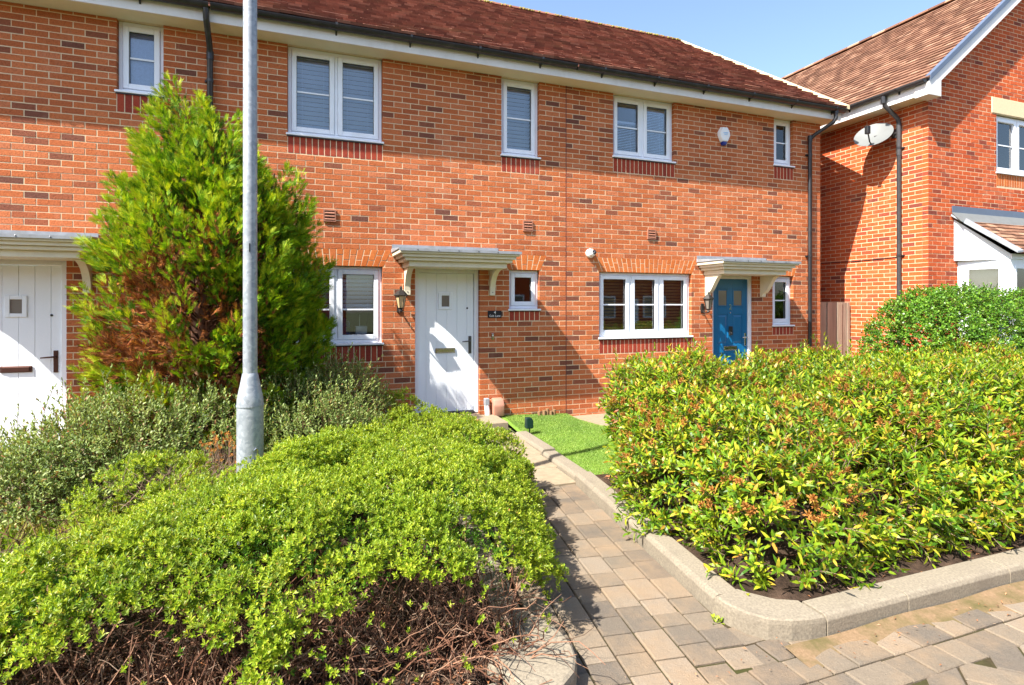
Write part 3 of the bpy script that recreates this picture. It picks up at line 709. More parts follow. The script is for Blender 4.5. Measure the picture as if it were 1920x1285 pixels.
MB().tube([(-3.0, .42, 1.30), (-3.0, .42, 1.60)], .006, 6).build('stick', 'shell', bx); MB().tube([(-2.93, .42, 1.30), (-2.88, .42, 1.62)], .005, 6).build('stick', 'pewter', bx)
MB().box(-3.8, -2.85, 0.305, 0.62, 1.225, 1.258).build('window_board', 'white', houseB)

# ------------------------------------------------------------------ doors
def front_door(house, x0, x1, z0, z1, y=0.075):
    F = MB(); f = 0.062; D = y + 0.07
    F.box(x0 + .003, x0 + f, y - .02, D, z0, z1 - .003).box(x1 - f, x1 - .003, y - .02, D, z0, z1 - .003).box(x0 + f, x1 - f, y - .02, D, z1 - f, z1 - .003)
    return f
def white_door(house, x0, x1, z0, z1, bron, y=0.085):
    f = 0.065; D = y + 0.06
    a, b, c, d = x0 + f + .004, x1 - f - .004, z0 + 0.035, z1 - f - .004
    # leaf of five boards with grooves, each board its own sub-part
    door = MB().box(a, b, y + 0.008, D, c, d).build('door', 'door_white', house)
    n = 4; gx = 0.10; bw = (b - a - 2 * gx) / n
    for i, (p, q) in enumerate([(a, a + gx)] + [(a + gx + i * bw, a + gx + (i + 1) * bw) for i in range(n)] + [(b - gx, b)]):
        MB().box(p + .0015, q - .0015, y, y + 0.0078, c + .001, d - .001).build('door_board', 'door_white', door, bevel=0.0022)
    F = MB()
    F.box(x0 + .003, x0 + f, y - .03, D, z0, z1 - .003).box(x1 - f, x1 - .003, y - .03, D, z0, z1 - .003).box(x0 + f, x1 - f, y - .03, D, z1 - f, z1 - .003)
    F.build('door_frame', 'white', door, bevel=0.004)
    MB().box(x0 + f, x1 - f, y - 0.05, D, z0, z0 + 0.03).build('threshold', 'pewter', door)
    xc = (a + b) / 2 - 0.02; zc = z0 + 1.60; s = 0.10; s2 = 0.055; hz = 0.12; hz2 = 0.078
    g = MB(); g.box(xc - s, xc - s2, y - .018, y, zc - hz, zc + hz).box(xc + s2, xc + s, y - .018, y, zc - hz, zc + hz).box(xc - s2, xc + s2, y - .018, y, zc + hz2, zc + hz).box(xc - s2, xc + s2, y - .018, y, zc - hz, zc - hz2)
    g.build('vision_frame', 'door_white', door, bevel=0.004)
    MB().box(xc - s2, xc + s2, y - .004, y - .001, zc - hz2, zc + hz2).build('vision_pane', 'clearglass', door)
    zl = z0 + 0.90
    lp = MB().box(xc - 0.145, xc + 0.145, y - 0.014, y, zl - 0.036, zl + 0.036).build('letter_plate', 'bronze' if bron else 'chrome', door, bevel=0.006)
    MB().box(xc - 0.125, xc + 0.125, y - 0.022, y - .014, zl - 0.024, zl + 0.026).build('letter_flap', 'bronze' if bron else 'chrome', door, bevel=0.004)
    hx = b - 0.055; hz_ = z0 + 0.98
    hm = 'bronze' if bron else 'pewter'
    MB().box(hx - 0.022, hx + 0.022, y - 0.010, y, hz_ - 0.13, hz_ + 0.12).build('handle_plate', hm, door, bevel=0.008, seg=2)
    MB().tube([(hx, y - .01, hz_ + .05), (hx, y - .05, hz_ + .05), (hx - .02, y - .058, hz_ + .05), (hx - .125, y - .055, hz_ + .042)], [.011, .011, .010, .008], 8).build('handle_lever', hm, door, smooth=True)
    MB().lathe([(.014, 0), (.014, .006), (.008, .008)], (hx - .04, y, z0 + 1.50), 10, 'y').build('spyhole', 'black', door)
    return door
white_door(houseA, -7.18, -6.25, 0.12, 2.25, True); white_door(houseB, -2.30, -1.37, 0.19, 2.25, False)
# blue panelled door
y = 0.085; x0, x1, z0, z1 = 2.74, 3.63, 0.16, 2.25; f = 0.065; D = y + .06
a, b, c, d = x0 + f + .004, x1 - f - .004, z0 + .035, z1 - f - .004
bd = MB().box(a, b, y + .012, D, c, d).build('door', 'blue', houseC)
F = MB(); F.box(x0 + .003, x0 + f, y - .03, D, z0, z1 - .003).box(x1 - f, x1 - .003, y - .03, D, z0, z1 - .003).box(x0 + f, x1 - f, y - .03, D, z1 - f, z1 - .003)
F.build('door_frame', 'white', bd, bevel=.004)
xm = (a + b) / 2; st = .10
G = MB(); rows = [(c, c + .18), (c + .72, c + .86), (c + 1.38, c + 1.50), (d - .17, d)]
G.box(a, a + st, y, y + .0118, c, d).box(b - st, b, y, y + .0118, c, d).box(xm - st / 2, xm + st / 2, y, y + .0118, c, d)
for p, q in rows: G.box(a + st, xm - st / 2, y, y + .0118, p, q).box(xm + st / 2, b - st, y, y + .0118, p, q)
G.build('door_rails', 'blue', bd, bevel=.003)
for xa, xb in ((a + st, xm - st / 2), (xm + st / 2, b - st)):
    for p, q in ((c + .18, c + .72), (c + .86, c + 1.38)):
        MB().prism([(xa + .02, y + .0117, p + .02), (xb - .02, y + .0117, p + .02), (xb - .02, y + .0117, q - .02), (xa + .02, y + .0117, q - .02)], [(xa + .05, y + .002, p + .05), (xb - .05, y + .002, p + .05), (xb - .05, y + .002, q - .05), (xa + .05, y + .002, q - .05)]).build('door_panel', 'blue', bd)
    p, q = c + 1.53, d - .20
    MB().box(xa + .02, xb - .02, y + .004, y + .010, p, q).build('door_light', M['clearglass'], bd)
    e = .025
    MB().box(xa, xa + e, y - .004, y + .010, p - .02, q + .02).box(xb - e, xb, y - .004, y + .010, p - .02, q + .02).box(xa + e, xb - e, y - .004, y + .010, p - .02, p).box(xa + e, xb - e, y - .004, y + .010, q, q + .02).build('door_light_frame', 'blue', bd)
MB().box(xm - .14, xm + .14, y - .016, y, c + .76, c + .83).build('letter_plate', 'chrome', bd, bevel=.005)
MB().box(xm - .035, xm + .035, y - .03, y, c + 1.02, c + 1.17).tube([(xm, y - .03, c + 1.05), (xm, y - .045, c + 1.05)], .02, 12).build('door_knocker', 'black', bd, bevel=.004)
MB().lathe([(.012, 0), (.012, .006), (.006, .008)], (xm, y, c + 1.405), 10, 'y').build('spyhole', 'chrome', bd)
hx = b - .05; hz_ = c + .95
MB().box(hx - .018, hx + .018, y - .01, y, hz_ - .12, hz_ + .10).build('handle_plate', 'chrome', bd, bevel=.006)
MB().tube([(hx, y - .01, hz_ + .03), (hx, y - .055, hz_ + .03), (hx - .11, y - .055, hz_ + .025)], .010, 8).build('handle_lever', 'chrome', bd, smooth=True)
def text_part(txt, size, loc, mat, parent, name):
    cu = bpy.data.curves.new(name, 'FONT'); cu.body = txt; cu.size = size; cu.align_x = 'CENTER'; cu.align_y = 'CENTER'; cu.extrude = 0.0015
    to = bpy.data.objects.new(name + '_tmp', cu); COL.objects.link(to); bpy.context.view_layer.update()
    me = bpy.data.meshes.new_from_object(to.evaluated_get(bpy.context.evaluated_depsgraph_get())); bpy.data.objects.remove(to)
    me.materials.append(M[mat]); me.name = name
    o = bpy.data.objects.new(name, me); o.location = loc; o.rotation_euler = (R(90), 0, 0); link(o, parent); return o
text_part('2', 0.13, (xm, y - .004, c + 1.56 - .06), 'chrome', bd, 'door_number')

# ------------------------------------------------------------------ door canopies
def canopy(house, x0, x1, zb=2.235, dep=0.62, curve='arch'):
    """x0,x1 = bottom tier ends; tiers step outwards to the top"""
    tiers = [(0.00, 0.070, 0.00), (0.071, 0.115, 0.06), (0.116, 0.155, 0.10), (0.156, 0.205, 0.14)]
    can = None
    for i, (a, b, g) in enumerate(tiers):
        mb = MB().box(x0 - g, x1 + g, -dep + 0.14 - g, 0.004, zb + a, zb + b)
        o = mb.build('door_canopy' if can is None else 'cornice_tier', 'cream', house if can is None else can, bevel=0.012 if i in (1, 3) else 0.005, seg=2)
        if can is None: can = o
    g = 0.155; zt = zb + 0.206
    MB().prism([(x0 - g, -dep - 0.02, zt), (x1 + g, -dep - 0.02, zt), (x1 + g, 0.0, zt), (x0 - g, 0.0, zt)],
               [(x0 - g, -dep - 0.02, zt + 0.014), (x1 + g, -dep - 0.02, zt + 0.014), (x1 + g, 0.0, zt + 0.055), (x0 - g, 0.0, zt + 0.055)]).build('lead_roof', 'lead', can, bevel=0.003)
    MB().box(x0 - g, x1 + g, -dep - 0.026, -dep - 0.0205, zt - 0.022, zt + 0.014).build('lead_edge', 'lead', can)
    MB().box(x0 - g + .01, x1 + g - .12, -0.012, -0.003, zt + 0.045, zt + 0.115).build('flashing', 'lead', can)
    for i in range(5):
        xx = x0 + (x1 - x0) * (i + 0.3) / 5
        MB().lathe([(.008, 0), (.008, .003), (.004, .005)], (xx, -dep - 0.026, zt - 0.004), 8, 'y').build('nail', 'pewter', can)
    for bx_ in (x0 + 0.02, x1 - 0.10):
        w = 0.075; H_ = 0.36 ; Dp = 0.36
        pr = [(-0.003, 0), (-0.003, -H_), (-0.055, -H_)]
        if curve == 'arch':
            for t in np.linspace(0, math.pi / 2, 9): pr.append((-0.055 - (Dp - 0.055) * (1 - math.cos(t)), -H_ + 0.06 + (H_ - 0.07) * math.sin(t)))
        else:
            for t in np.linspace(0, 1, 11): pr.append((-0.07 - (Dp - 0.07) * t, -H_ + 0.06 + (H_ - 0.08) * (3 * t * t - 2 * t ** 3)))
        pr.append((-Dp, 0))
        MB().prism([(bx_, p, zb + q - .0005) for p, q in pr], [(bx_ + w, p, zb + q - .0005) for p, q in pr]).build('bracket', 'cream', can)
        MB().lathe([(.008, 0), (.008, .003), (.004, .005)], (bx_ + w / 2, -0.056, zb - H_ + .04), 8, 'y').build('screw', 'pewter', can)
    return can
canopy(houseA, -7.42, -5.98); canopy(houseB, -2.47, -1.13); canopy(houseC, 2.56, 3.86, curve='ogee')

# ------------------------------------------------------------------ things on the facade
def lantern(label, x, z, glass, side=0):
    t = thing('wall_lantern', (x, 0, z), label, 'lantern', 'black wall lanterns')
    yc = -0.16; s = 1.0
    MB().box(x - .03, x + .03, -.018, -.001, z - .10, z + .06).build('back_plate', 'iron', t, bevel=.006)
    MB().tube([(x, -.018, z - .06), (x, -.07, z - .10), (x, yc, z - .085), (x, yc, z - .05)], .011, 8).build('bracket_arm', 'iron', t, smooth=True)
    MB().lathe([(.012, -.09), (.026, -.075), (.018, -.055), (.034, -.04), (.04, -.03)], (x, yc, z), 6).build('lamp_foot', 'iron', t)
    MB().lathe([(.038, -.03), (.072, .13)], (x, yc, z), 6).build('lamp_glass', glass, t)
    for k in range(6):
        g = 2 * math.pi * k / 6
        MB().tube([(x + .039 * math.cos(g), yc + .039 * math.sin(g), z - .03), (x + .074 * math.cos(g), yc + .074 * math.sin(g), z + .13)], .0045, 5).build('glazing_strut', 'iron', t)
    MB().lathe([(.092, .128), (.094, .138), (.075, .160), (.045, .195), (.020, .205), (.014, .222), (.020, .232), (.006, .255), (.001, .262)], (x, yc, z), 6).build('lamp_roof', 'iron', t)
    return t
lantern('black lantern with amber glass left of the white number 4 door', -2.52, 1.73, 'amber')
lantern('black lantern with clear glass left of the blue door', 2.52, 1.70, 'clearglass')
lantern('black lantern half hidden between left canopy and conifer', -5.72, 2.05, 'clearglass')
for x, z in ((-3.42, 2.90), (-0.63, 2.90), (1.52, 2.87)):
    h = houseB if x < 0 else houseC; s = .078
    v = MB().box(x - s, x - s + .016, -.022, -.001, z - s, z + s).box(x + s - .016, x + s, -.022, -.001, z - s, z + s).box(x - s + .016, x + s - .016, -.022, -.001, z + s - .016, z + s).box(x - s + .016, x + s - .016, -.022, -.001, z - s, z - s + .016).box(x - s + .016, x + s - .016, -.004, -.001, z - s + .016, z + s - .016).build('air_vent', 'terracotta', h)
    for k in range(3):
        zz = z - s + .030 + k * .040
        MB().prism([(x - s + .017, -.0045, zz + .02), (x + s - .017, -.0045, zz + .02), (x + s - .017, -.026, zz - .006), (x - s + .017, -.026, zz - .006)], [(x - s + .017, -.0045, zz + .026), (x + s - .017, -.0045, zz + .026), (x + s - .017, -.026, zz), (x - s + .017, -.026, zz)]).build('louvre', 'terracotta', v)
# camera
t = thing('security_camera', (0.40, 0, 2.53), 'white dome security camera above corner of three part window', 'camera')
MB().lathe([(.068, .001), (.070, .03), (.055, .05)], (.40, 0, 2.53), 20, 'y').build('camera_base', 'shell', t, smooth=True)
MB().lathe([(.052, .02), (.056, .06), (.045, .09), (.02, .108), (.001, .112)], (.41, -.01, 2.53), 18, 'y').build('camera_ball', 'shell', t, smooth=True)
MB().lathe([(.036, 0), (.036, .02), (.028, .026), (.001, .026)], (.42, -.095, 2.54), 18, 'y').build('lens', 'black', t, smooth=True)
MB().lathe([(.012, 0), (.012, .004), (.001, .005)], (.422, -.120, 2.545), 12, 'y').build('lens_glass', 'chrome', t, smooth=True)
# alarm box
t = thing('alarm_box', (2.95, 0, 4.58), 'white and navy burglar alarm box on upper wall', 'alarm')
hexo = [(-.055, .155), (.055, .155), (.115, .06), (.115, .0), (.06, -.11), (-.06, -.11), (-.115, .0), (-.115, .06)]
MB().prism([(2.95 + p, -.001, 4.60 + q) for p, q in hexo], [(2.95 + p * .86, -.075, 4.60 + q * .88) for p, q in hexo]).build('alarm_cover', 'shell', t, bevel=.014, seg=3, smooth=True)
MB().prism([(2.95 - .058, -.004, 4.488), (2.95 + .058, -.004, 4.488), (2.95 + .035, -.004, 4.435), (2.95 - .035, -.004, 4.435)], [(2.95 - .05, -.066, 4.50), (2.95 + .05, -.066, 4.50), (2.95 + .03, -.058, 4.445), (2.95 - .03, -.058, 4.445)]).build('strobe_lens', 'navy', t, bevel=.008, seg=2, smooth=True)
for i in range(7): MB().box(2.905 + i * .014, 2.915 + i * .014, -.0775, -.0755, 4.632, 4.632 + random.choice((.014, .018, .022))).build('printed_mark', 'paleblue', t)
for i in range(6): MB().box(2.920 + i * .012, 2.929 + i * .012, -.0775, -.0755, 4.608, 4.618).build('printed_mark', 'paleblue', t)
# plaque
t = thing('house_sign', (-1.145, 0, 1.60), 'small dark house sign with white number 4 lettering', 'sign')
MB().box(-1.252, -1.042, -.012, -.001, 1.548, 1.652).build('sign_plate', 'sign', t, bevel=.003)
text_part('4', .062, (-1.145, -.014, 1.626), 'letter', t, 'sign_number'); text_part('Galt Lane', .044, (-1.146, -.014, 1.577), 'letter', t, 'sign_lettering')
for x, z, lab in ((-1.18, 1.28, 'small chrome doorbell right of the number 4 door'), (-6.02, 1.31, 'small chrome doorbell between left door and conifer')):
    t = thing('doorbell', (x, 0, z), lab, 'doorbell', 'doorbells')
    MB().box(x - .018, x + .018, -.02, -.001, z - .045, z + .045).build('bell_case', 'chrome', t, bevel=.006, seg=2); MB().lathe([(.010, 0), (.010, .004), (.004, .006)], (x, -.02, z + .015), 10, 'y').build('bell_push', 'shell', t)
# services by the doorstep
t = thing('cable_duct', (-1.28, 0, .12), 'white plastic duct with grey cap beside doorstep', 'duct')
MB().tube([(-1.27, -.045, .08), (-1.27, -.045, .22), (-1.28, -.04, .30)], [.042, .040, .034], 12).build('duct_body', 'shell', t, smooth=True); MB().box(-1.315, -1.245, -.075, -.001, .30, .40).build('duct_cap', 'lead', t, bevel=.008)
t = thing('pipe_cover', (-1.12, 0, .12), 'pinkish brown curved pipe cover low on the wall by the lawn', 'cover')
MB().prism([(-1.20, -.001, .14), (-1.20, -.13, .14), (-1.20, -.14, .30), (-1.20, -.10, .38), (-1.20, -.001, .40)], [(-1.04, -.001, .14), (-1.04, -.13, .14), (-1.04, -.14, .30), (-1.04, -.10, .38), (-1.04, -.001, .40)]).build('cover_shell', 'cover', t, bevel=.02, seg=2, smooth=True)
MB().tube([(-1.18, -.06, .05), (-1.18, -.06, .15)], .018, 8).build('pipe_stub', 'cover', t)
t = thing('log_edging', (-.35, -.12, .08), 'short row of small log edging against wall by lawn', 'edging')
for i in range(5): MB().tube([(-.47 + i * .055, -.10 - .01 * (i % 2), .02), (-.47 + i * .055 + (-.02 if i == 0 else .004), -.10 - .01 * (i % 2), .165 + .018 * ((i * 7) % 3))], .025, 10).build('log', 'log', t)

# ============================================================== RIGHT-HAND HOUSE
HX, HY = 6.35, -1.15; HEX, HEZ = 6.02, 5.52; HP = R(39); HT_ = math.tan(HP); HRX = 9.5; HRZ = HEZ + (HRX - HEX) * HT_
hR = thing('detached_house', (8.5, 2, 0), 'red brick gabled house at right with bay window and satellite dish', 'house')
HXE = 2 * HRX - HX
def gz_at(x): return HEZ - 0.10 + (min(x, 2 * HRX - x) - HEX) * HT_
UW = (8.20, 9.55, 4.15, 5.24)      # upper window opening
BX0, BX1 = 7.12, 9.6               # bay
mb = MB(); ym = HY + 0.0018
mb.add([(HX, ym, -.2), (BX0, ym, -.2), (BX0, ym, 3.2), (UW[0], ym, 3.2), (UW[0], ym, gz_at(UW[0])), (HX, ym, gz_at(HX))], [[0, 1, 2, 3, 4, 5]])
mb.add([(UW[0], ym, 3.2), (UW[1], ym, 3.2), (UW[1], ym, UW[2]), (UW[0], ym, UW[2])], [[0, 1, 2, 3]])
mb.add([(UW[0], ym, UW[3]), (UW[1], ym, UW[3]), (UW[1], ym, gz_at(UW[1])), (HRX, ym, gz_at(HRX)), (UW[0], ym, gz_at(UW[0]))], [[0, 1, 2, 3, 4]])
mb.add([(UW[1], ym, 3.2), (BX1, ym, 3.2), (BX1, ym, -.2), (HXE, ym, -.2), (HXE, ym, gz_at(HXE)), (UW[1], ym, gz_at(UW[1]))], [[0, 1, 2, 3, 4, 5]])
a, b, z0, z1 = UW
for xx in (a - .004, b + .004): mb.add([(xx, ym, z0), (xx, ym + .3, z0), (xx, ym + .3, z1), (xx, ym, z1)], [[0, 1, 2, 3]])
mb.add([(HX + .0018, HY + .0018, -.2), (HX + .0018, 10, -.2), (HX + .0018, 10, HEZ), (HX + .0018, HY + .0018, HEZ)], [[0, 1, 2, 3]])
mb.add([(HX, 10, -.2), (HXE, 10, -.2), (HXE, 10, HEZ), (HRX, 10, HRZ), (HX, 10, HEZ)], [[0, 1, 2, 3, 4]]); mb.add([(HXE, HY, -.2), (HXE, 10, -.2), (HXE, 10, HEZ), (HXE, HY, HEZ)], [[0, 1, 2, 3]])
wallR = mb.build('wall', 'mortar_h', hR)
FMF = frame_matrix((0, HY, 0), (1, 0, 0), (0, -1, 0))
def holesF(zm):
    r = []
    if zm < 3.2: r.append((BX0, BX1))
    if UW[2] <= zm <= UW[3]: r.append((UW[0], UW[1]))
    if UW[2] - .225 <= zm < UW[2]: r.append((UW[0], UW[1]))
    if 5.25 < zm < 5.55: r.append((UW[0] - .145, UW[1] + .145))
    return r
def limF(zm):
    if zm < gz_at(HX): return (HX, 10.6)
    xx = HEX + (zm - HEZ + .10) / HT_; return (xx + .05, min(10.6, 2 * HRX - xx))
mF = lay_bricks(FMF, HX, 10.6, 7.6, holesF, limF, bond=HX)
# side wall faces -x : u runs along -y so that bricks read outwards
FMS = np.eye(4); FMS[:3, 0] = (0, 1, 0); FMS[:3, 1] = (1, 0, 0); FMS[:3, 3] = (HX, 0, 0)
mS = lay_bricks(FMS, HY + .103, 4.2, 5.40, lambda z: [], bond=HY + .1125)
def vis_r(px, py, pos): return (py < 545) & ((px > 1545) & ((px < 1600) | True)) & ~((px < 1600) & (py > 560))
# corner headers show on the side face
pieces('brick', BT, mF + mS, HBRICK['object'], HBRICK['island'], wallR, 300, 'brickwork', vis_r)
mC = []
for k in range(72):
    if k * .075 > 5.32: break
    m = np.eye(4); m[0, 0] = (.1 if k % 2 else .1) / .215; m[:3, 3] = (HY + .0515, 0, k * .075 + .0325); mC.append(FMS @ m)
pieces('brick', BT, mC, HBRICK['object'], HBRICK['island'], wallR, 0, 'corner_brickwork')
n = round((UW[1] - UW[0]) / .075); w_ = (UW[1] - UW[0]) / n
me = mesh_np('sill_brick', np.array(brick_tmpl(w_ - .011, .217)[0]), np.array(BT[1])); me.materials.append(ARCH)
for i in range(n):
    o = bpy.data.objects.new('sill_brick', me); COL.objects.link(o); o.parent = wallR; o.location = (UW[0] + (i + .5) * w_, HY + random.uniform(-.002, .001), UW[2] - .1125)
MB().box(UW[0] - .14, UW[1] + .14, HY - .012, HY + .1, 5.252, 5.545).build('stone_lintel', 'stone', hR, bevel=.006)
def shifted(builder, dy):
    pass
# upper window
a, b, z0, z1 = UW; W0 = MB(); yy = HY + .05; f = .05
W0.box(a + .003, a + f, yy, yy + .07, z0 + .03, z1 - .003).box(b - f, b - .003, yy, yy + .07, z0 + .03, z1 - .003).box(a + f, b - f, yy, yy + .07, z1 - f, z1 - .003).box(a + f, b - f, yy, yy + .07, z0 + .03, z0 + .03 + f)
W0.box((a + b) / 2 - .02, (a + b) / 2 + .02, yy, yy + .07, z0 + .03 + f, z1 - f)
wr = W0.build('window', 'white', hR, bevel=.004)
for p, q in ((a + f, (a + b) / 2 - .02), ((a + b) / 2 + .02, b - f)):
    s = .055; c_, d_ = z0 + .08, z1 - f
    MB().box(p, p + s, yy - .012, yy + .06, c_, d_).box(q - s, q, yy - .012, yy + .06, c_, d_).box(p + s, q - s, yy - .012, yy + .06, c_, c_ + s).box(p + s, q - s, yy - .012, yy + .06, d_ - s, d_).build('sash', 'white', wr, bevel=.006, seg=2)
    MB().box(p + s - .004, q - s + .004, yy + .03, yy + .036, c_ + s, d_ - s).build('pane', 'glass', wr)
    zb = (c_ + d_) / 2; MB().box(p + s, q - s, yy + .014, yy + .028, zb - .01, zb + .01).build('glazing_bar', 'white', wr)
MB().box(a - .02, b + .02, HY - .03, yy + .02, z0 + .002, z0 + .03).build('sill', 'white', wr, bevel=.004)
def curtain(name, label, mat, xa, xb, y, za, zb, folds=9):
    n = folds * 6; vs = []
    for i in range(n + 1):
        x = xa + (xb - xa) * i / n; off = .03 * math.sin(2 * math.pi * i / 6); vs += [(x, y + off, za), (x, y + off, zb)]
    V = np.array(vs); F = np.array([[2 * i, 2 * i + 2, 2 * i + 3, 2 * i + 1] for i in range(n)])
    V2 = V + np.array([0, .006, 0]); 
    o = np_obj(name, np.vstack([V, V2]), np.vstack([F, F[:, ::-1] + len(V)]), mat, smooth=True); return tag(o, label, 'curtain')
curtain('curtain', 'pale blue curtain behind upper window of the red gabled house', 'curtain', UW[0] - .05, UW[0] + 1.0, HY + .30, UW[2], UW[3] + .05)
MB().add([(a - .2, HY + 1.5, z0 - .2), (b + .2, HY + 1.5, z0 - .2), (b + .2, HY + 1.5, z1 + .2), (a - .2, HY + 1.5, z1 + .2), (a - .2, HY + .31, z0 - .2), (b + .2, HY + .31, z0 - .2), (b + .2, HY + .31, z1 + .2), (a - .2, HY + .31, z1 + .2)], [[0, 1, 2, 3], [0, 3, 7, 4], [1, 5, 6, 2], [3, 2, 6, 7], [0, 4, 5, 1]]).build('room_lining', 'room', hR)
# roof
VY = HY - .22
roofR = MB().prism([(HEX, VY, HEZ - .012), (HRX, VY, HRZ - .012), (2 * HRX - HEX, VY, HEZ - .012), (2 * HRX - HEX, VY, HEZ - .06), (HRX, VY, HRZ - .07), (HEX, VY, HEZ - .06)],
                   [(HEX, 10.2, HEZ - .012), (HRX, 10.2, HRZ - .012), (2 * HRX - HEX, 10.2, HEZ - .012), (2 * HRX - HEX, 10.2, HEZ - .06), (HRX, 10.2, HRZ - .07), (HEX, 10.2, HEZ - .06)]).build('roof', HTILE['island'], hR)
uu = np.array([0, -1.0, 0]); up2 = np.array([math.cos(HP), 0, math.sin(HP)]); n2 = np.array([-math.sin(HP), 0, math.cos(HP)])
mats = lay_tiles(np.array([HEX - .03, 10.2, HEZ - .02]), uu, up2, n2, 10.2 - VY, (HRX - HEX) / math.cos(HP), 0.145, 0.1645)
pieces('roof_tile', TLH, mats, HTILE['object'], HTILE['island'], roofR, 300, 'roof_tiling', lambda px, py, pos: px > 1480)
for i in range(34):
    ya = 10.2 - i * .335; yb = ya - .325
    prof = [(.12 * math.cos(g), .085 * math.sin(g)) for g in np.linspace(math.pi, 0, 7)]
    MB().prism([(HRX + p[0], ya, HRZ - .02 + p[1]) for p in prof], [(HRX + p[0], max(yb, VY), HRZ - .02 + p[1]) for p in prof]).build('ridge_tile', HTILE['object'], roofR)
# verge cap and bargeboard on the gable
def rake(y0, y1, da, db, x_from=HEX, name='bargeboard', mat='fascia', over=0.0):
    A = [(x_from, y0, HEZ + da + (x_from - HEX) * HT_), (HRX, y0, HEZ + da + (HRX - HEX) * HT_), (HRX, y0, HEZ + db + (HRX - HEX) * HT_), (x_from, y0, HEZ + db + (x_from - HEX) * HT_)]
    MB().prism(A, [(p[0], y1, p[2]) for p in A]).build(name, mat, hR)
    A2 = [(2 * HRX - p[0], p[1], p[2]) for p in A]; MB().prism(A2, [(p[0], y1, p[2]) for p in A2]).build(name, mat, hR)
rake(VY - .035, VY + .05, -.05, .05, name='verge_cap', mat='verge'); rake(VY - .012, VY + .012, -.25, -.052)
rake(VY + .014, HY + .01, -.24, -.21, name='verge_soffit', mat='soffit')
# boxed eave end, fascia, soffit, gutter
MB().prism([(HEX - .02, VY - .014, 5.24), (HEX + .30, VY - .014, 5.24), (HEX + .30, VY - .014, HEZ + .02), (HEX + .03, VY - .014, HEZ - .04), (HEX - .02, VY - .014, HEZ - .08)],
           [(HEX - .02, HY - .002, 5.24), (HEX + .30, HY - .002, 5.24), (HEX + .30, HY - .002, HEZ + .02), (HEX + .03, HY - .002, HEZ - .04), (HEX - .02, HY - .002, HEZ - .08)]).build('box_end', 'fascia', hR, bevel=.006)
MB().box(HEX - .004, HEX + .02, HY - .001, 9.9, 5.27, HEZ - .05).build('fascia', 'fascia', hR)
MB().box(HEX + .021, HX + .10, HY - .001, 9.9, 5.272, 5.285).build('soffit', 'soffit', hR)
gx, gzz = HEX - .062, 5.50
loop = [(0.06 * math.cos(t), 0.06 * math.sin(t)) for t in np.linspace(math.pi, 2 * math.pi, 9)] + [(0.054 * math.cos(t), 0.054 * math.sin(t)) for t in np.linspace(2 * math.pi, math.pi, 9)]
gR = MB().prism([(gx + p, VY + .02, gzz + q) for p, q in loop], [(gx + p, 9.9, gzz + q) for p, q in loop]).build('gutter', 'grey_pipe', hR, smooth=True)
MB().prism([(gx + p, VY + .012, gzz + q) for p, q in loop[:9]], [(gx + p, VY + .022, gzz + q) for p, q in loop[:9]]).build('gutter_end', 'black', gR)
for yb in np.arange(HY + .25, 9, .95):
    lp = [(0.066 * math.cos(t), 0.066 * math.sin(t)) for t in np.linspace(math.pi, 2 * math.pi, 9)]; l2 = [(0.0605 * math.cos(t), 0.0605 * math.sin(t)) for t in np.linspace(2 * math.pi, math.pi, 9)]
    MB().prism([(gx + p, yb, gzz + q) for p, q in lp + l2], [(gx + p, yb + .03, gzz + q) for p, q in lp + l2]).prism([(gx + .03, yb, gzz - .05), (HEX - .005, yb, gzz - .01), (HEX - .005, yb, gzz - .10)], [(gx + .03, yb + .03, gzz - .05), (HEX - .005, yb + .03, gzz - .01), (HEX - .005, yb + .03, gzz - .10)]).build('gutter_bracket', 'black', gR)
ypd = -.68
dpR = MB().tube([(gx, ypd + .04, gzz - .05), (gx, ypd + .04, 5.36), (gx + .03, ypd + .03, 5.28), (HX - .09, ypd, 5.08), (HX - .055, ypd, 5.0), (HX - .055, ypd, .05)], .036, 12).build('downpipe', 'grey_pipe', hR, smooth=True)
for z in (4.55, 2.62, 1.0): MB().tube([(HX - .055, ypd, z - .02), (HX - .055, ypd, z + .02)], .042, 12).box(HX - .03, HX, ypd - .07, ypd - .02, z - .012, z + .012).build('pipe_clip', 'black', dpR)
MB().tube([(HX - .055, ypd, 4.42), (HX - .055, ypd, 4.98)], .0395, 12).build('pipe_socket', 'grey_pipe', dpR); MB().tube([(gx, ypd + .04, 5.32), (gx, ypd + .04, 5.44)], .046, 12).build('pipe_outlet', 'black', dpR)
MB().tube([(HX - .008, -.62, 2.60), (HX - .008, 0.2, 2.585), (HX - .008, 1.3, 2.60), (HX - .008, 3.5, 2.58)], .007, 6).build('wall_cable', 'cable', hR)
# satellite dish on the side wall, facing the street-left sky
t = thing('satellite_dish', (HX, -.62, 4.85), 'oval pale grey satellite dish on side wall of red house', 'satellite dish')
dc = Vector((6.03, -.40, 4.83)); dn = Vector((-0.74, -0.30, 0.57)).normalized(); du = Vector((0, 0, 1)).cross(dn).normalized(); dv = dn.cross(du)
vs = []; nr, ns = 6, 32
for i in range(nr + 1):
    rr = i / nr
    for k in range(ns):
        g = 2 * math.pi * k / ns; vs.append(dc + du * (.315 * rr * math.cos(g)) + dv * (.29 * rr * math.sin(g)) + dn * (.055 * rr * rr - .03))
n0 = len(vs)
for v in list(vs): vs.append(v - dn * .006)
fs = [[i * ns + k, i * ns + (k + 1) % ns, (i + 1) * ns + (k + 1) % ns, (i + 1) * ns + k] for i in range(nr) for k in range(ns)]
fs += [[n0 + q for q in f_[::-1]] for f_ in fs]; fs += [[nr * ns + k, nr * ns + (k + 1) % ns, n0 + nr * ns + (k + 1) % ns, n0 + nr * ns + k] for k in range(ns)]
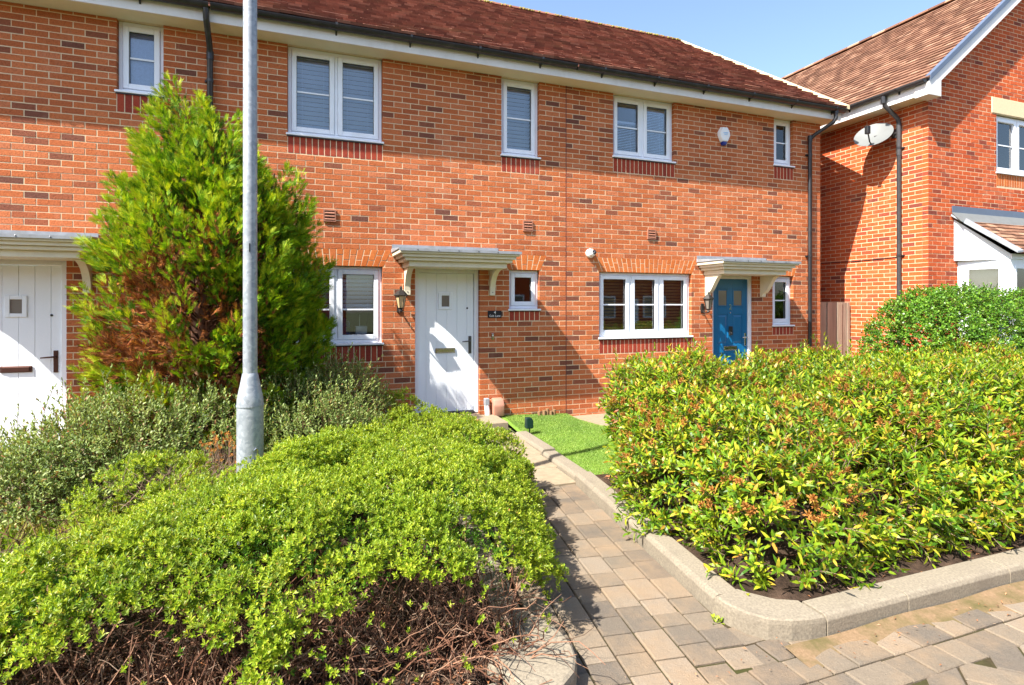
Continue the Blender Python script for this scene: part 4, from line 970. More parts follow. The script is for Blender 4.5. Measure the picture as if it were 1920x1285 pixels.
MB().add(vs, fs).build('reflector', 'dish', t, smooth=True)
lnb = dc + dn * .30 - dv * .20
MB().tube([dc - dv * .24 + dn * .02, dc - dv * .27 + dn * .1, lnb], .012, 8).build('feed_arm', 'grey_pipe', t)
MB().box(lnb.x - .035, lnb.x + .035, lnb.y - .035, lnb.y + .035, lnb.z - .06, lnb.z + .085).build('receiver', 'black', t, bevel=.012, seg=2)
MB().tube([dc - dn * .03, Vector((6.22, -.55, 4.84)), Vector((6.34, -.60, 4.84))], .016, 8).box(6.33, 6.349, -.68, -.52, 4.77, 4.92).build('wall_mount', 'grey_pipe', t)
# canted bay window
bay = [(BX0, HY), (7.45, HY - .62), (9.28, HY - .62), (BX1, HY)]
bz0, bz1 = .0, 2.50
bb = MB()
base = MB().prism([(x, y, -.1) for x, y in bay], [(x, y, .85) for x, y in bay]).build('bay_window', 'white', hR)
def bay_face(p, q, nl):
    p = Vector((p[0], p[1], 0)); q = Vector((q[0], q[1], 0)); dd = (q - p); Lg = dd.length; dd.normalize(); nn = Vector((dd.y, -dd.x, 0))
    def bxo(mb, a, b, c, d, y0, y1):
        A = [p + dd * a + nn * y0 + Vector((0, 0, c)), p + dd * b + nn * y0 + Vector((0, 0, c)), p + dd * b + nn * y0 + Vector((0, 0, d)), p + dd * a + nn * y0 + Vector((0, 0, d))]
        return mb.prism(A, [v + nn * (y1 - y0) for v in A])
    fr = MB(); f = .11
    for a, b, c, d in ((0.0, f, .85, bz1), (Lg - f, Lg, .85, bz1), (f, Lg - f, bz1 - .10, bz1), (f, Lg - f, .85, .93)): bxo(fr, a, b, c, d, -.06, 0)
    W = (Lg - 2 * f) / nl
    for i in range(1, nl): bxo(fr, f + i * W - .03, f + i * W + .03, .93, bz1 - .10, -.06, 0)
    fr.build('bay_frame', 'white', base)
    for i in range(nl):
        a, b = f + i * W + (.03 if i else 0), f + (i + 1) * W - (.03 if i < nl - 1 else 0); c, d = .93, bz1 - .10; s = .045
        sm = MB()
        for e in ((a + .002, a + s, c, d), (b - s, b - .002, c, d), (a + s, b - s, c, c + s), (a + s, b - s, d - s, d)): bxo(sm, *e, -.05, .01)
        sm.build('sash', 'white', base); bxo(MB(), a + s, b - s, c + s, d - s, -.03, -.024).build('pane', 'glass', base)
        bxo(MB(), a - .01, b + .01, c, d, -.11, -.105).build('roller_blind', 'curtain_c', base)
bay_face(bay[0], bay[1], 1); bay_face(bay[1], bay[2], 3); bay_face(bay[2], bay[3], 1)
MB().prism([(x, y, bz1) for x, y in bay], [(x, y, bz1 + .012) for x, y in bay]).build('bay_head', 'white', base)
# lean-to bay roof: front slope with tiles, white cheek at the left
rz_t, rz_e = 3.30, 2.60; ye = HY - .78
cheek = [(BX0 - .10, HY, bz1 + .013), (7.45, HY - .62, bz1 + .013), (7.45, HY - .62, rz_e), (BX0 - .10, HY, rz_t - .06)]
MB().prism(cheek, [(p[0] + .02, p[1] + .005, p[2]) for p in cheek]).build('bay_cheek', 'white', base)
MB().prism([(7.45, HY - .64, bz1 + .013), (9.28, HY - .64, bz1 + .013), (9.28, HY - .64, rz_e), (7.45, HY - .64, rz_e)], [(7.45, HY - .60, bz1 + .013), (9.28, HY - .60, bz1 + .013), (9.28, HY - .60, rz_e), (7.45, HY - .60, rz_e)]).build('bay_fascia', 'white', base)
slp = np.array([0, HY - ye, rz_t - rz_e]); sl = np.linalg.norm(slp); upb = slp / sl; nb = np.array([0, -upb[2], upb[1]])
MB().add([(7.36, ye, rz_e), (9.4, ye, rz_e), (BX1 + .1, HY, rz_t), (BX0 - .1, HY, rz_t)], [[0, 1, 2, 3]]).build('bay_roof_deck', HTILE['island'], base)
mats = lay_tiles(np.array([7.0, ye, rz_e + .005]), np.array([1.0, 0, 0]), upb, nb, 2.7, sl - .08, .105, .2, clip=lambda x, s: (7.0 + x > 7.45 - .36 * s / sl + .06) and 7.0 + x < 9.35 + .3 * s / sl)
pieces('bay_tile', tile_tmpl(.197, .17, .016), mats, HTILE['object'], HTILE['island'], base, 200, 'bay_tiling')
lead = [Vector((7.40, ye - .01, rz_e + .01)), Vector((BX0 - .12, HY, rz_t + .02))]
MB().prism([(7.34, ye, rz_e + .0), (7.50, ye, rz_e + .02), (7.50, ye, rz_e + .05), (7.34, ye, rz_e + .03)], [(BX0 - .18, HY, rz_t + .0), (BX0 + .02, HY, rz_t + .02), (BX0 + .02, HY, rz_t + .05), (BX0 - .18, HY, rz_t + .03)]).build('hip_lead', 'lead', base)
MB().prism([(BX0 - .16, HY - .16, rz_t - .12), (BX1 + .2, HY - .16, rz_t - .12), (BX1 + .2, HY - .003, rz_t + .05), (BX0 - .16, HY - .003, rz_t + .05)], [(BX0 - .16, HY - .15, rz_t - .10), (BX1 + .2, HY - .15, rz_t - .10), (BX1 + .2, HY - .003, rz_t + .075), (BX0 - .16, HY - .003, rz_t + .075)]).build('apron_lead', 'dish', base)
MB().box(BX0 - .16, BX1 + .2, HY - .012, HY - .003, rz_t + .06, rz_t + .18).build('flashing', 'verge', base)

# gate between the houses
t = thing('timber_gate', (5.8, .3, 0), 'weathered vertical board gate between the terrace and red house', 'gate')
x = 5.19; i = 0
while x < 6.26:
    w_ = random.uniform(.115, .135); x2 = min(x + w_, 6.30); off = (0, .018)[i % 2]
    MB().box(x + .002, x2 - .002 + (.012 if i % 2 else 0), .29 + off, .306 + off, .04, 1.785 + random.uniform(-.004, .004)).build('board', 'timber', t, bevel=.002); x = x2 + .004; i += 1
for z in (.35, 1.0, 1.6): MB().box(5.19, 6.34, .345, .39, z - .045, z + .045).build('rail', 'timber', t)

# ============================================================== OPPOSITE SIDE (only mirrored in the glass)
for i, (xo, wd) in enumerate(((-19, 8.5), (-9.5, 8.0), (1.0, 9.0), (11.5, 8.5))):
    yo = -22.0 - .8 * (i % 2)
    t = thing('opposite_house', (xo + wd / 2, yo, 0), ('first', 'second', 'third', 'fourth')[i] + ' brick house across the street, mirrored in the windows', 'house', 'houses across the street')
    wl_ = MB().box(xo, xo + wd, yo - 8, yo, -.03, 5.2).build('wall', HBRICK['object'], t)
    MB().prism([(xo - .3, yo + .4, 5.2), (xo - .3, yo - 4, 8.3), (xo - .3, yo - 8.4, 5.2)], [(xo + wd + .3, yo + .4, 5.2), (xo + wd + .3, yo - 4, 8.3), (xo + wd + .3, yo - 8.4, 5.2)]).build('roof', TILE['object'], t)
    for zz in (1.0, 3.6):
        for fx in (.18, .62):
            q = MB().box(xo + wd * fx - .1, xo + wd * fx + 1.6, yo, yo + .05, zz - .1, zz + 1.3).build('window', 'white', t); MB().box(xo + wd * fx, xo + wd * fx + 1.5, yo + .05, yo + .06, zz, zz + 1.2).build('pane', 'clearglass', q)
    MB().box(xo + wd * .45, xo + wd * .45 + .95, yo, yo + .06, 0, 2.1).build('door', 'white', t)

# ============================================================== PATHS, KERBS, LAWN
def poly_slab(name, pts, z0, z1, mat, bevel=0.0, kind='structure'):
    o = MB().prism([(x, y, z0) for x, y in pts], [(x, y, z1) for x, y in pts]).build(name, mat, bevel=bevel)
    if kind: o['kind'] = kind
    return o
def path_edge(y):           # path-side face of the right kerb
    return float(np.interp(y, [-6, -5.15, -2.85, -1.6, -.3], [-1.72, -1.60, -1.275, -1.21, -1.18]))
PW = 1.06
path = poly_slab('path', [(-2.75, -5.6), (-1.55, -5.6), (-1.20, -2.7), (-1.16, -.7), (-2.30, -.7), (-2.34, -2.7)], -0.05, -.018, 'bedding')
def pave_mesh(L, W, H=.05, c=.006):
    x, y = L / 2, W / 2
    V = [(-x, -y, -H), (x, -y, -H), (x, y, -H), (-x, y, -H), (-x, -y, -c), (x, -y, -c), (x, y, -c), (-x, y, -c), (-x + c, -y + c, 0), (x - c, -y + c, 0), (x - c, y - c, 0), (-x + c, y - c, 0)]
    F = []
    for i in range(4):
        j = (i + 1) % 4; F += [[i, j, 4 + j, 4 + i], [4 + i, 4 + j, 8 + j, 8 + i]]
    F.append([8, 9, 10, 11]); return np.array(V), np.array(F)
PMESH = {}
def paver(parent, cx, cy, L, W, ang, z=0.0):
    k = (round(L, 3), round(W, 3))
    if k not in PMESH:
        me = mesh_np('paver', *pave_mesh(L - .010, W - .010)); me.materials.append(M['paver']); PMESH[k] = me
    o = bpy.data.objects.new('paver', PMESH[k]); COL.objects.link(o); o.parent = parent
    o.location = (cx, cy, z + random.gauss(0, .0016)); o.rotation_euler = (random.gauss(0, .005), random.gauss(0, .005), ang + random.gauss(0, .006))
ang = math.atan2(2.3, .325)          # direction of the path
ca, sa = math.cos(ang), math.sin(ang)
nc = 6; cw = .172
for j in range(nc):
    s = -.75 + random.uniform(-.1, .1)
    while s < 2.95:
        Lp = random.choice((.125, .165, .165, .245, .245)); off = -(j + .5) * cw - .004
        mx_ = s + Lp / 2; ox, oy = -1.60, -5.15
        px_ = ox + ca * mx_ - sa * (-off); py_ = oy + sa * mx_ + ca * (-off)
        px_ = ox + ca * mx_ + sa * off; py_ = oy + sa * mx_ - ca * off
        if py_ > -5.70: paver(path, px_, py_, Lp, cw, ang, -.004 if py_ < -5.5 else 0.0)
        s += Lp
# pale slabs of the upper path, rising a little
sl_ = [(-2.25, -1.20, -2.60), (-2.22, -1.19, -2.12), (-2.2, -1.18, -1.64), (-2.2, -1.18, -1.16)]
for i, (xa, xb, yy) in enumerate(sl_):
    z = .018 + i * .018; xb = path_edge(yy)
    MB().prism([(xa, yy - .22, z - .06), (xb - .006, yy - .22, z - .06), (xb - .006, yy + .25, z - .06), (xa, yy + .25, z - .06)], [(xa, yy - .22, z), (xb - .006, yy - .22, z), (xb - .006, yy + .25, z + .018), (xa, yy + .25, z + .018)]).build('path_slab', 'slab', path, bevel=.004)
step = MB().box(-2.42, -1.16, -.62, .06, -.02, .165).build('doorstep', 'slab', bevel=.008); step['kind'] = 'structure'
tag(MB().box(-2.16, -1.52, -.46, -.06, .166, .186).build('doormat', 'coir', bevel=.004, origin=(-1.84, -.26, .166)), 'orange brown coir doormat on step of number 4 door', 'doormat')
step2 = MB().box(-7.6, -5.95, -1.9, .06, -.02, .105).build('left_doorstep', 'slab', bevel=.008); step2['kind'] = 'structure'
# road pavers: two courses along the kerb, then 45 degree herringbone
for j, yy in enumerate((-5.70, -5.87)):
    x = -3.6 + .09 * j
    while x < 3.2:
        Lp = random.choice((.165, .165, .205, .245)); paver(road, x + Lp / 2, yy, Lp, .168, 0); x += Lp
x = -1.75
while x < 3.0:
    Lp = random.choice((.165, .205, .245)); paver(road, x + Lp / 2, -5.53, Lp, .168, 0, -.006); x += Lp
for x, L_ in ((-1.66, .2), (-1.46, .2), (-1.26, .2)): paver(road, x + L_ / 2, -5.365, L_, .165, 0, -.009)
k = .165
for a_ in range(-26, 40):
    for b_ in range(-30, 14):
        # herringbone of 2x1 blocks on a 45 degree grid
        if (a_ - b_) % 4 == 0: L_ = (2 * k, k, 0); cx_, cy_ = (a_ + 1) * k, (b_ + .5) * k; r_ = 0
        elif (a_ - b_) % 4 == 3: cx_, cy_ = (a_ + .5) * k, (b_ + 0) * k + k; r_ = 1
        else: continue
        X_ = (cx_ - cy_) * .7071 - 1.0; Y_ = (cx_ + cy_) * .7071 - 6.6
        if -6.95 < Y_ < -5.86 and -3.0 < X_ < 2.2: paver(road, X_, Y_, 2 * k, k, math.pi / 4 + (math.pi / 2 if r_ else 0), -.004)
# loose sand along the kerb
ns = MB(); xs2 = np.linspace(-1.5, 3.2, 60)
vt = []; 
for i, x in enumerate(xs2): vt += [(x, -5.555, .012 + .006 * math.sin(x * 7)), (x, -5.60 - .03 * (1 + math.sin(x * 3.1 + 1)) - .02 * math.sin(x * 11), .004), (x, -5.66 - .05 * (1 + math.sin(x * 3.1 + 1)) - .02 * math.sin(x * 11), -.003)]
ns.add(vt, [[3 * i + j, 3 * i + 3 + j, 3 * i + 4 + j, 3 * i + 1 + j] for i in range(len(xs2) - 1) for j in range(2)])
sd = ns.build('loose_sand', 'sand', smooth=True); sd['kind'] = 'stuff'
# kerbs
kerbR = thing('kerb', (-1.5, -5.4, 0), None, None); kerbR['kind'] = 'structure'
kerbL = thing('kerb', (-2.7, -5.4, 0), None, None); kerbL['kind'] = 'structure'
KW, KH = .165, .105
def kerb_stone(parent, p, q, inner, h=KH, rough=.004):
    p = Vector((*p, 0)); q = Vector((*q, 0)); d = (q - p).normalized(); n = Vector((inner[0], inner[1], 0))
    n = (n - d * n.dot(d)).normalized(); g = .003; p += d * g; q -= d * g
    prof = [(0, -.12), (0, h - .028), (.012, h - .008), (.03, h), (KW - .01, h + .002), (KW, h - .006), (KW, -.12)]
    A = [p + n * a + Vector((0, 0, b)) for a, b in prof]; B = [q + n * a + Vector((0, 0, b)) for a, b in prof]
    MB().prism(A, B).build('kerb_stone', 'kerb', parent, bevel=.003)
def edge_pt(y): return (path_edge(y), y)
ys = [-5.16, -4.16, -3.24, -2.80]
for i in range(3): kerb_stone(kerbR, edge_pt(ys[i]), edge_pt(ys[i + 1]), (1, 0))
kerb_stone(kerbR, edge_pt(-2.79), edge_pt(-1.9), (1, 0), .085); kerb_stone(kerbR, edge_pt(-1.89), edge_pt(-.95), (1, 0), .105)
def corner_block(parent, pts_out, pts_in, h=KH):
    lo = pts_out + pts_in[::-1]
    def off(f): 
        cxm = sum(p[0] for p in lo) / len(lo); cym = sum(p[1] for p in lo) / len(lo)
        return [(p[0] + (cxm - p[0]) * f, p[1] + (cym - p[1]) * f) for p in lo]
    m1 = off(.02); m2 = off(.07)
    mb = MB(); n = len(lo)
    rings = [[(x, y, -.12) for x, y in lo], [(x, y, h - .03) for x, y in lo], [(x, y, h - .008) for x, y in m1], [(x, y, h) for x, y in m2]]
    vs = [v for r in rings for v in r]; fs = [[r * n + i, r * n + (i + 1) % n, (r + 1) * n + (i + 1) % n, (r + 1) * n + i] for r in range(3) for i in range(n)]
    fs += [list(range(3 * n, 4 * n)), list(range(n))[::-1]]
    mb.add(vs, fs).build('kerb_corner', 'kerb', parent)
co = [(-1.604, -5.166), (-1.60, -5.26), (-1.565, -5.37), (-1.50, -5.455), (-1.40, -5.51), (-1.29, -5.535), (-1.20, -5.545)]
ci = [(-1.435, -5.14), (-1.40, -5.20), (-1.36, -5.25), (-1.33, -5.29), (-1.30, -5.32), (-1.25, -5.345), (-1.195, -5.375)]
corner_block(kerbR, co, ci)
xk = -1.192
for Lk in (.62, .915, .915, .915, .915, .915): kerb_stone(kerbR, (xk, -5.545), (xk + Lk, -5.545 + .0), (0, 1)); xk += Lk
col = [(-2.665, -4.93), (-2.60, -5.05), (-2.565, -5.18), (-2.56, -5.30), (-2.585, -5.40), (-2.64, -5.49), (-2.72, -5.55), (-2.86, -5.585)]
cil = [(-2.83, -4.93), (-2.81, -5.02), (-2.79, -5.10), (-2.79, -5.14), (-2.80, -5.16), (-2.86, -5.19), (-2.93, -5.22), (-2.99, -5.30)]
corner_block(kerbL, col, cil, .115)
kerb_stone(kerbL, (-2.665, -4.92), (-2.53, -4.0), (-1, 0)); kerb_stone(kerbL, (-2.53, -3.99), (-2.40, -3.08), (-1, 0)); kerb_stone(kerbL, (-2.40, -3.07), (-2.33, -2.2), (-1, 0))
kerb_stone(kerbL, (-3.80, -5.60), (-2.985, -5.585), (0, 1)); kerb_stone(kerbL, (-4.72, -5.60), (-3.805, -5.60), (0, 1))
# beds, uneven soil
def bed(name, x0, x1, y0, y1, zf, mat, nx=70, ny=50, amp=.012, clip=None):
    X, Y = np.meshgrid(np.linspace(x0, x1, nx), np.linspace(y0, y1, ny)); Z = zf(X, Y) + rng.normal(0, amp, X.shape)
    if clip is not None: X, Y = clip(X, Y)
    V = np.stack([X, Y, Z], -1).reshape(-1, 3); idx = np.arange(nx * ny).reshape(ny, nx)
    F = np.stack([idx[:-1, :-1], idx[:-1, 1:], idx[1:, 1:], idx[1:, :-1]], -1).reshape(-1, 4)
    o = np_obj(name, V, F, mat, smooth=True); o['kind'] = 'structure'; return o
PEV = np.vectorize(path_edge)
bed('planting_bed', 0, 1, -5.42, -2.78, lambda x, y: .055 + .03 * np.sin(x * 3 + y), 'soil', 90, 60, .012, lambda X, Y: (PEV(np.maximum(Y, -5.05)) + .14 + np.clip(-5.15 - Y, 0, 1) * 1.2 + X * (7.2 - PEV(Y)), Y))
bed('planting_bed', 0, 1, -5.46, 0.0, lambda x, y: .05 + .03 * np.sin(x * 5 + y * 2), 'soil', 110, 90, .012, lambda X, Y: (-10 + X * (np.interp(Y, [-5.46, -5.2, -4.9, -2.2, 0], [-3.0, -2.84, -2.80, -2.46, -2.40]) + 10), Y))
bed('planting_bed', .55, 6.3, -2.79, -1.15, lambda x, y: .05 + 0 * x, 'soil', 60, 20)
poly_slab('wall_path', [(.10, -.85), (.35, -1.15), (6.3, -1.15), (6.3, .28), (.0, -.01), (-.02, -.45)], -.02, .045, 'slab', .006)
def lz(x, y): return .035 + .05 * np.clip((y + 2.8) / 2.8, 0, 1) + .05 * np.clip((y + .9) / .9, 0, 1) * np.clip(-x / 1.1, 0, 1) + .012 * np.sin(x * 4) * np.sin(y * 2.2)
lawn = bed('lawn', 0, 1, -2.78, -.005, lambda x, y: 0 * x, 'turf', 40, 60, .0, None)
# rebuild lawn vertices with its outline
V = np.zeros(len(lawn.data.vertices) * 3); lawn.data.vertices.foreach_get('co', V); V = V.reshape(-1, 3)
lx0 = np.array([path_edge(y) + .155 for y in V[:, 1]]); lx0[V[:, 1] > -.9] = np.maximum(lx0[V[:, 1] > -.9] - .06, -1.14)
lx1 = np.interp(V[:, 1], [-2.8, -1.2, -.85, -.4, 0], [.6, .55, .10, -.02, .0])
V[:, 0] = lx0 + V[:, 0] * (lx1 - lx0); V[:, 2] = lz(V[:, 0], V[:, 1]); lawn.data.vertices.foreach_set('co', V.ravel()); lawn.data.update()

# ============================================================== VEGETATION
def unit(a): return a / np.maximum(np.linalg.norm(a, axis=-1, keepdims=True), 1e-9)
def perp(A):
    t = rng.normal(size=A.shape); return unit(t - A * (t * A).sum(-1, keepdims=True))
def leaves(P, A, Nn, L, W, fold=.25, curl=.15):
    """leaf blades: 6 verts, 4 triangles each"""
    S = np.cross(A, Nn); L = np.broadcast_to(L, len(P))[:, None]; W = np.broadcast_to(W, len(P))[:, None]
    b = P; mid = P + A * L * .5 + Nn * (curl * L * .25); l = P + A * L * .46 + S * W * .5 + Nn * (fold * W * .5 + curl * L * .2); r = P + A * L * .46 - S * W * .5 + Nn * (fold * W * .5 + curl * L * .2)
    t = P + A * L - Nn * (curl * L * .35)
    V = np.stack([b, l, mid, r, t], 1).reshape(-1, 3); n = len(P); o = (np.arange(n) * 5)[:, None]
    F = np.concatenate([o + np.array([[0, 2, 1]]), o + np.array([[0, 3, 2]]), o + np.array([[1, 2, 4]]), o + np.array([[2, 3, 4]])], 0)
    return V, F
def lance(P, A, Nn, L, W, fold=.2, curl=.3):
    S = np.cross(A, Nn); L = np.broadcast_to(L, len(P))[:, None]; W = np.broadcast_to(W, len(P))[:, None]
    c1 = P + A * L * .33 + Nn * (curl * L * .12); c2 = P + A * L * .70 - Nn * (curl * L * .05)
    V = np.stack([P, c1 + S * W * .46, c1 - S * W * .46, c2 + S * W * .38, c2 - S * W * .38, P + A * L - Nn * (curl * L * .42)], 1).reshape(-1, 3)
    o = (np.arange(len(P)) * 6)[:, None]
    F = np.concatenate([o + np.array([[0, 2, 1]]), o + np.array([[1, 2, 4]]), o + np.array([[1, 4, 3]]), o + np.array([[3, 4, 5]])], 0); return V, F
def kiteleaf(P, A, Nn, L, W, fold=.3, curl=.15):
    S = np.cross(A, Nn); L = np.broadcast_to(L, len(P))[:, None]; W = np.broadcast_to(W, len(P))[:, None]
    V = np.stack([P, P + A * L * .55 + S * W * .5 + Nn * fold * W * .5, P + A * L - Nn * (curl * L * .2), P + A * L * .55 - S * W * .5 + Nn * fold * W * .5], 1).reshape(-1, 3)
    o = (np.arange(len(P)) * 4)[:, None]; F = np.concatenate([o + np.array([[0, 2, 1]]), o + np.array([[0, 3, 2]])], 0); return V, F
def rosettes(P, A, k, L, W, th0=.5, th1=1.1, leaf=None):
    n = len(P); T = perp(A); B = np.cross(A, T)
    ph = (np.arange(k) * 2.399)[None, :] + rng.uniform(0, 6.28, (n, 1)); th = np.linspace(th0, th1, k)[None, :] + rng.normal(0, .12, (n, k))
    Rr = T[:, None] * np.cos(ph)[..., None] + B[:, None] * np.sin(ph)[..., None]
    D = A[:, None] * np.cos(th)[..., None] + Rr * np.sin(th)[..., None]; Nn = A[:, None] * np.sin(th)[..., None] - Rr * np.cos(th)[..., None]
    PP = np.repeat(P[:, None], k, 1) - A[:, None] * (np.linspace(0, 1, k)[None, :, None] * L * .6)
    Ls = L * rng.uniform(.7, 1.2, (n, k)); Ws = W * rng.uniform(.8, 1.15, (n, k))
    return (leaf or kiteleaf)(PP.reshape(-1, 3), D.reshape(-1, 3), Nn.reshape(-1, 3), Ls.ravel(), Ws.ravel())
def shoots(P, A, k, SL, L, W, th0=.5, th1=1.2, droop=.3, leaf=None):
    """stems with leaves all along; returns leaf V,F and stem polylines"""
    n = len(P); T = perp(A); B = np.cross(A, T); SL = np.broadcast_to(SL, n)
    t = np.linspace(.12, 1, k)[None, :] * np.ones((n, 1)); ph = (np.arange(k) * 2.399)[None, :] + rng.uniform(0, 6.28, (n, 1))
    bend = perp(A) * .25; bend[:, 2] -= droop * .5
    def pos(tt): return P[:, None] + A[:, None] * (SL[:, None] * tt)[..., None] + bend[:, None] * (SL[:, None] * tt * tt)[..., None]
    th = (th1 + (th0 - th1) * t) + rng.normal(0, .18, (n, k))
    Rr = T[:, None] * np.cos(ph)[..., None] + B[:, None] * np.sin(ph)[..., None]
    D = A[:, None] * np.cos(th)[..., None] + Rr * np.sin(th)[..., None]; Nn = A[:, None] * np.sin(th)[..., None] - Rr * np.cos(th)[..., None]
    Ls = L * rng.uniform(.6, 1.2, (n, k)) * (1.05 - .35 * t); Ws = W * rng.uniform(.8, 1.2, (n, k))
    V, F = (leaf or lance)(pos(t).reshape(-1, 3), unit(D).reshape(-1, 3), unit(Nn).reshape(-1, 3), Ls.ravel(), Ws.ravel())
    tt = np.linspace(0, 1, 4)[None, :] * np.ones((n, 1)); return V, F, pos(tt)
def tubes(PL, r0, r1=0.001, seg=3):
    """PL (n,m,3) polylines -> thin tapered tubes"""
    n, m, _ = PL.shape; T = np.gradient(PL, axis=1); T = unit(T); ref = np.where(np.abs(T[..., 2:3]) < .9, np.array([0, 0, 1.0]), np.array([1.0, 0, 0])); U = unit(np.cross(T, ref)); Wv = np.cross(T, U)
    rad = (np.linspace(0, 1, m)[None, :] * (np.asarray(r1) - r0) + r0) * np.ones((n, 1)) if np.ndim(r0) == 0 else r0[:, None] * np.linspace(1, .35, m)[None]
    g = np.arange(seg) * 2 * np.pi / seg
    V = PL[:, :, None] + (U[:, :, None] * np.cos(g)[None, None, :, None] + Wv[:, :, None] * np.sin(g)[None, None, :, None]) * rad[:, :, None, None]
    V = V.reshape(-1, 3); base = (np.arange(n) * m * seg)[:, None, None]; i = np.arange(m - 1)[None, :, None] * seg; kk = np.arange(seg)[None, None, :]; k2 = (kk + 1) % seg
    F = np.stack([base + i + kk, base + i + k2, base + i + seg + k2, base + i + seg + kk], -1).reshape(-1, 4); return V, F
_ph = np.random.default_rng(3).uniform(0, 6.28, (6, 3)); _fr = np.random.default_rng(4).normal(0, 1, (6, 3))
def wob(p, f): return sum(np.sin((p @ (_fr[i] * f)) + _ph[i, 0]) for i in range(6)) / 6
def sdf(p, E, amp, f):
    d = np.full(len(p), 1e9)
    for c, r in E:
        c = np.array(c); r = np.array(r); q = (p - c) / r; d = np.minimum(d, (np.linalg.norm(q, axis=1) - 1) * r.min())
    return d + amp * wob(p, f)
def shell(E, n, thick, amp=.06, f=5.0, zmin=.05, keep=None, bias=1.0):
    lo = np.min([np.array(c) - np.array(r) for c, r in E], 0) - amp; hi = np.max([np.array(c) + np.array(r) for c, r in E], 0) + amp
    P = []; tot = 0
    for _ in range(60):
        q = rng.uniform(lo, hi, (60000, 3)); q = q[q[:, 2] > zmin]; d = sdf(q, E, amp, f)
        ok = (d < 0) & (d > -thick) & (rng.uniform(size=len(q)) < np.exp(d / thick * bias)); q = q[ok]
        if keep is not None and len(q): q = q[keep(q)]
        P.append(q); tot += len(q)
        if tot > n: break
    P = np.concatenate(P)[:n]; e = .02; G = np.stack([sdf(P + np.eye(3)[i] * e, E, amp, f) - sdf(P - np.eye(3)[i] * e, E, amp, f) for i in range(3)], 1)
    return P, unit(G)
def plant(name, loc, label, cat='shrub', group=None): return thing(name, loc, label, cat, group)
def rand_twigs(starts, dirs, lens, wig=.25, m=6):
    n = len(starts); D = unit(dirs); P = [starts]; cur = starts.copy()
    for i in range(m - 1):
        D = unit(D + rng.normal(0, wig, D.shape)); cur = cur + D * (lens[:, None] / (m - 1)); P.append(cur.copy())
    return np.stack(P, 1)

# ---- clipped low mound in the left foreground ------------------------------------
def mound(name, label, E, nclump, nros, loc, cl_r=(.09, .16), bare=None, zmin=.06, yellow=0.0, group=None, leafL=.022, leafW=.0088):
    t = plant(name, loc, label, group=group)
    C0, G0 = shell(E, nclump, .07, .05, 4.0, zmin)
    per = int(nros / len(C0)) + 1
    rad = rng.uniform(*cl_r, len(C0))
    idx = np.repeat(np.arange(len(C0)), per); d = unit(G0[idx] * .9 + rng.normal(0, .62, (len(idx), 3)) + np.array([0, 0, .25]))
    P = C0[idx] + d * (rad[idx] * rng.uniform(.55, 1.0, len(idx)))[:, None]; A = unit(d + np.array([0, 0, .55]) + rng.normal(0, .22, d.shape))
    ok = P[:, 2] > zmin
    if bare is not None: ok &= rng.uniform(size=len(P)) > bare(P)
    P, A = P[ok], A[ok]
    yl = rng.uniform(size=len(P)) < np.clip(yellow * (0.6 + 1.4 * wob(P, 4.0)), 0, 1)
    for sel, nm, mt in ((~yl, 'foliage', 'lf_mound'), (yl, 'yellowed_foliage', 'lf_mound_y')):
        if sel.sum() == 0: continue
        V, F = rosettes(P[sel], A[sel], 8, leafL, leafW); np_obj(nm, V, F, mt, t, 'stuff')
    return t, E
EM = [((-3.12, -4.58, .18), (.68, .72, .54)), ((-3.80, -4.68, .18), (.80, .70, .56)), ((-4.52, -4.70, .14), (.78, .60, .52)), ((-5.3, -4.95, .08), (.72, .40, .38)),
      ((-2.84, -3.85, .16), (.60, .75, .55)), ((-3.55, -3.80, .16), (.85, .70, .57)), ((-2.48, -3.05, .12), (.52, .65, .55)), ((-3.15, -3.0, .12), (.6, .6, .55)), ((-4.2, -4.15, .10), (.55, .5, .52))]
def bareM(P):      # the shaded street face under the canopy is bare stems, and a worn patch on top
    zl = np.interp(P[:, 0], [-5.3, -4.9, -4.5, -4.2, -3.95, -3.7, -3.3, -2.9, -2.65, -2.5], [.04, .36, .54, .52, .28, .48, .58, .58, .50, .32])
    f = np.clip((-P[:, 1] - 4.62 - .14 * wob(P, 5) ) / .16, 0, 1) * np.clip((zl + .10 * wob(P, 7) - P[:, 2]) / .07, 0, 1)
    top = (np.exp(-(((P[:, 0] + 3.02) / .24) ** 2 + ((P[:, 1] + 3.62) / .22) ** 2)) + .7 * np.exp(-(((P[:, 0] + 2.55) / .14) ** 2 + ((P[:, 1] + 3.0) / .16) ** 2))) * (1.0 + .8 * wob(P, 9))
    return np.clip(np.maximum(f * .97, top * .95 * (P[:, 2] > .35)), 0, .985)
tM, _ = mound('low_shrub', 'broad low bright green shrub mound filling the left foreground', EM, 1150, 46000, (-3.7, -4.4, .05), bare=bareM, yellow=.22)
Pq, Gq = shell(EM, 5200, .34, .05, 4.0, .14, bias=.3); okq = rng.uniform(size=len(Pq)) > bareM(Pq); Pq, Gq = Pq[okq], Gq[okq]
V, F = rosettes(Pq, unit(Gq + rng.normal(0, .5, Gq.shape)), 8, .026, .011); np_obj('inner_foliage', V, F, 'lf_dark', tM, 'stuff')  # inner leaves in a darker green, painting in the shade inside the mound
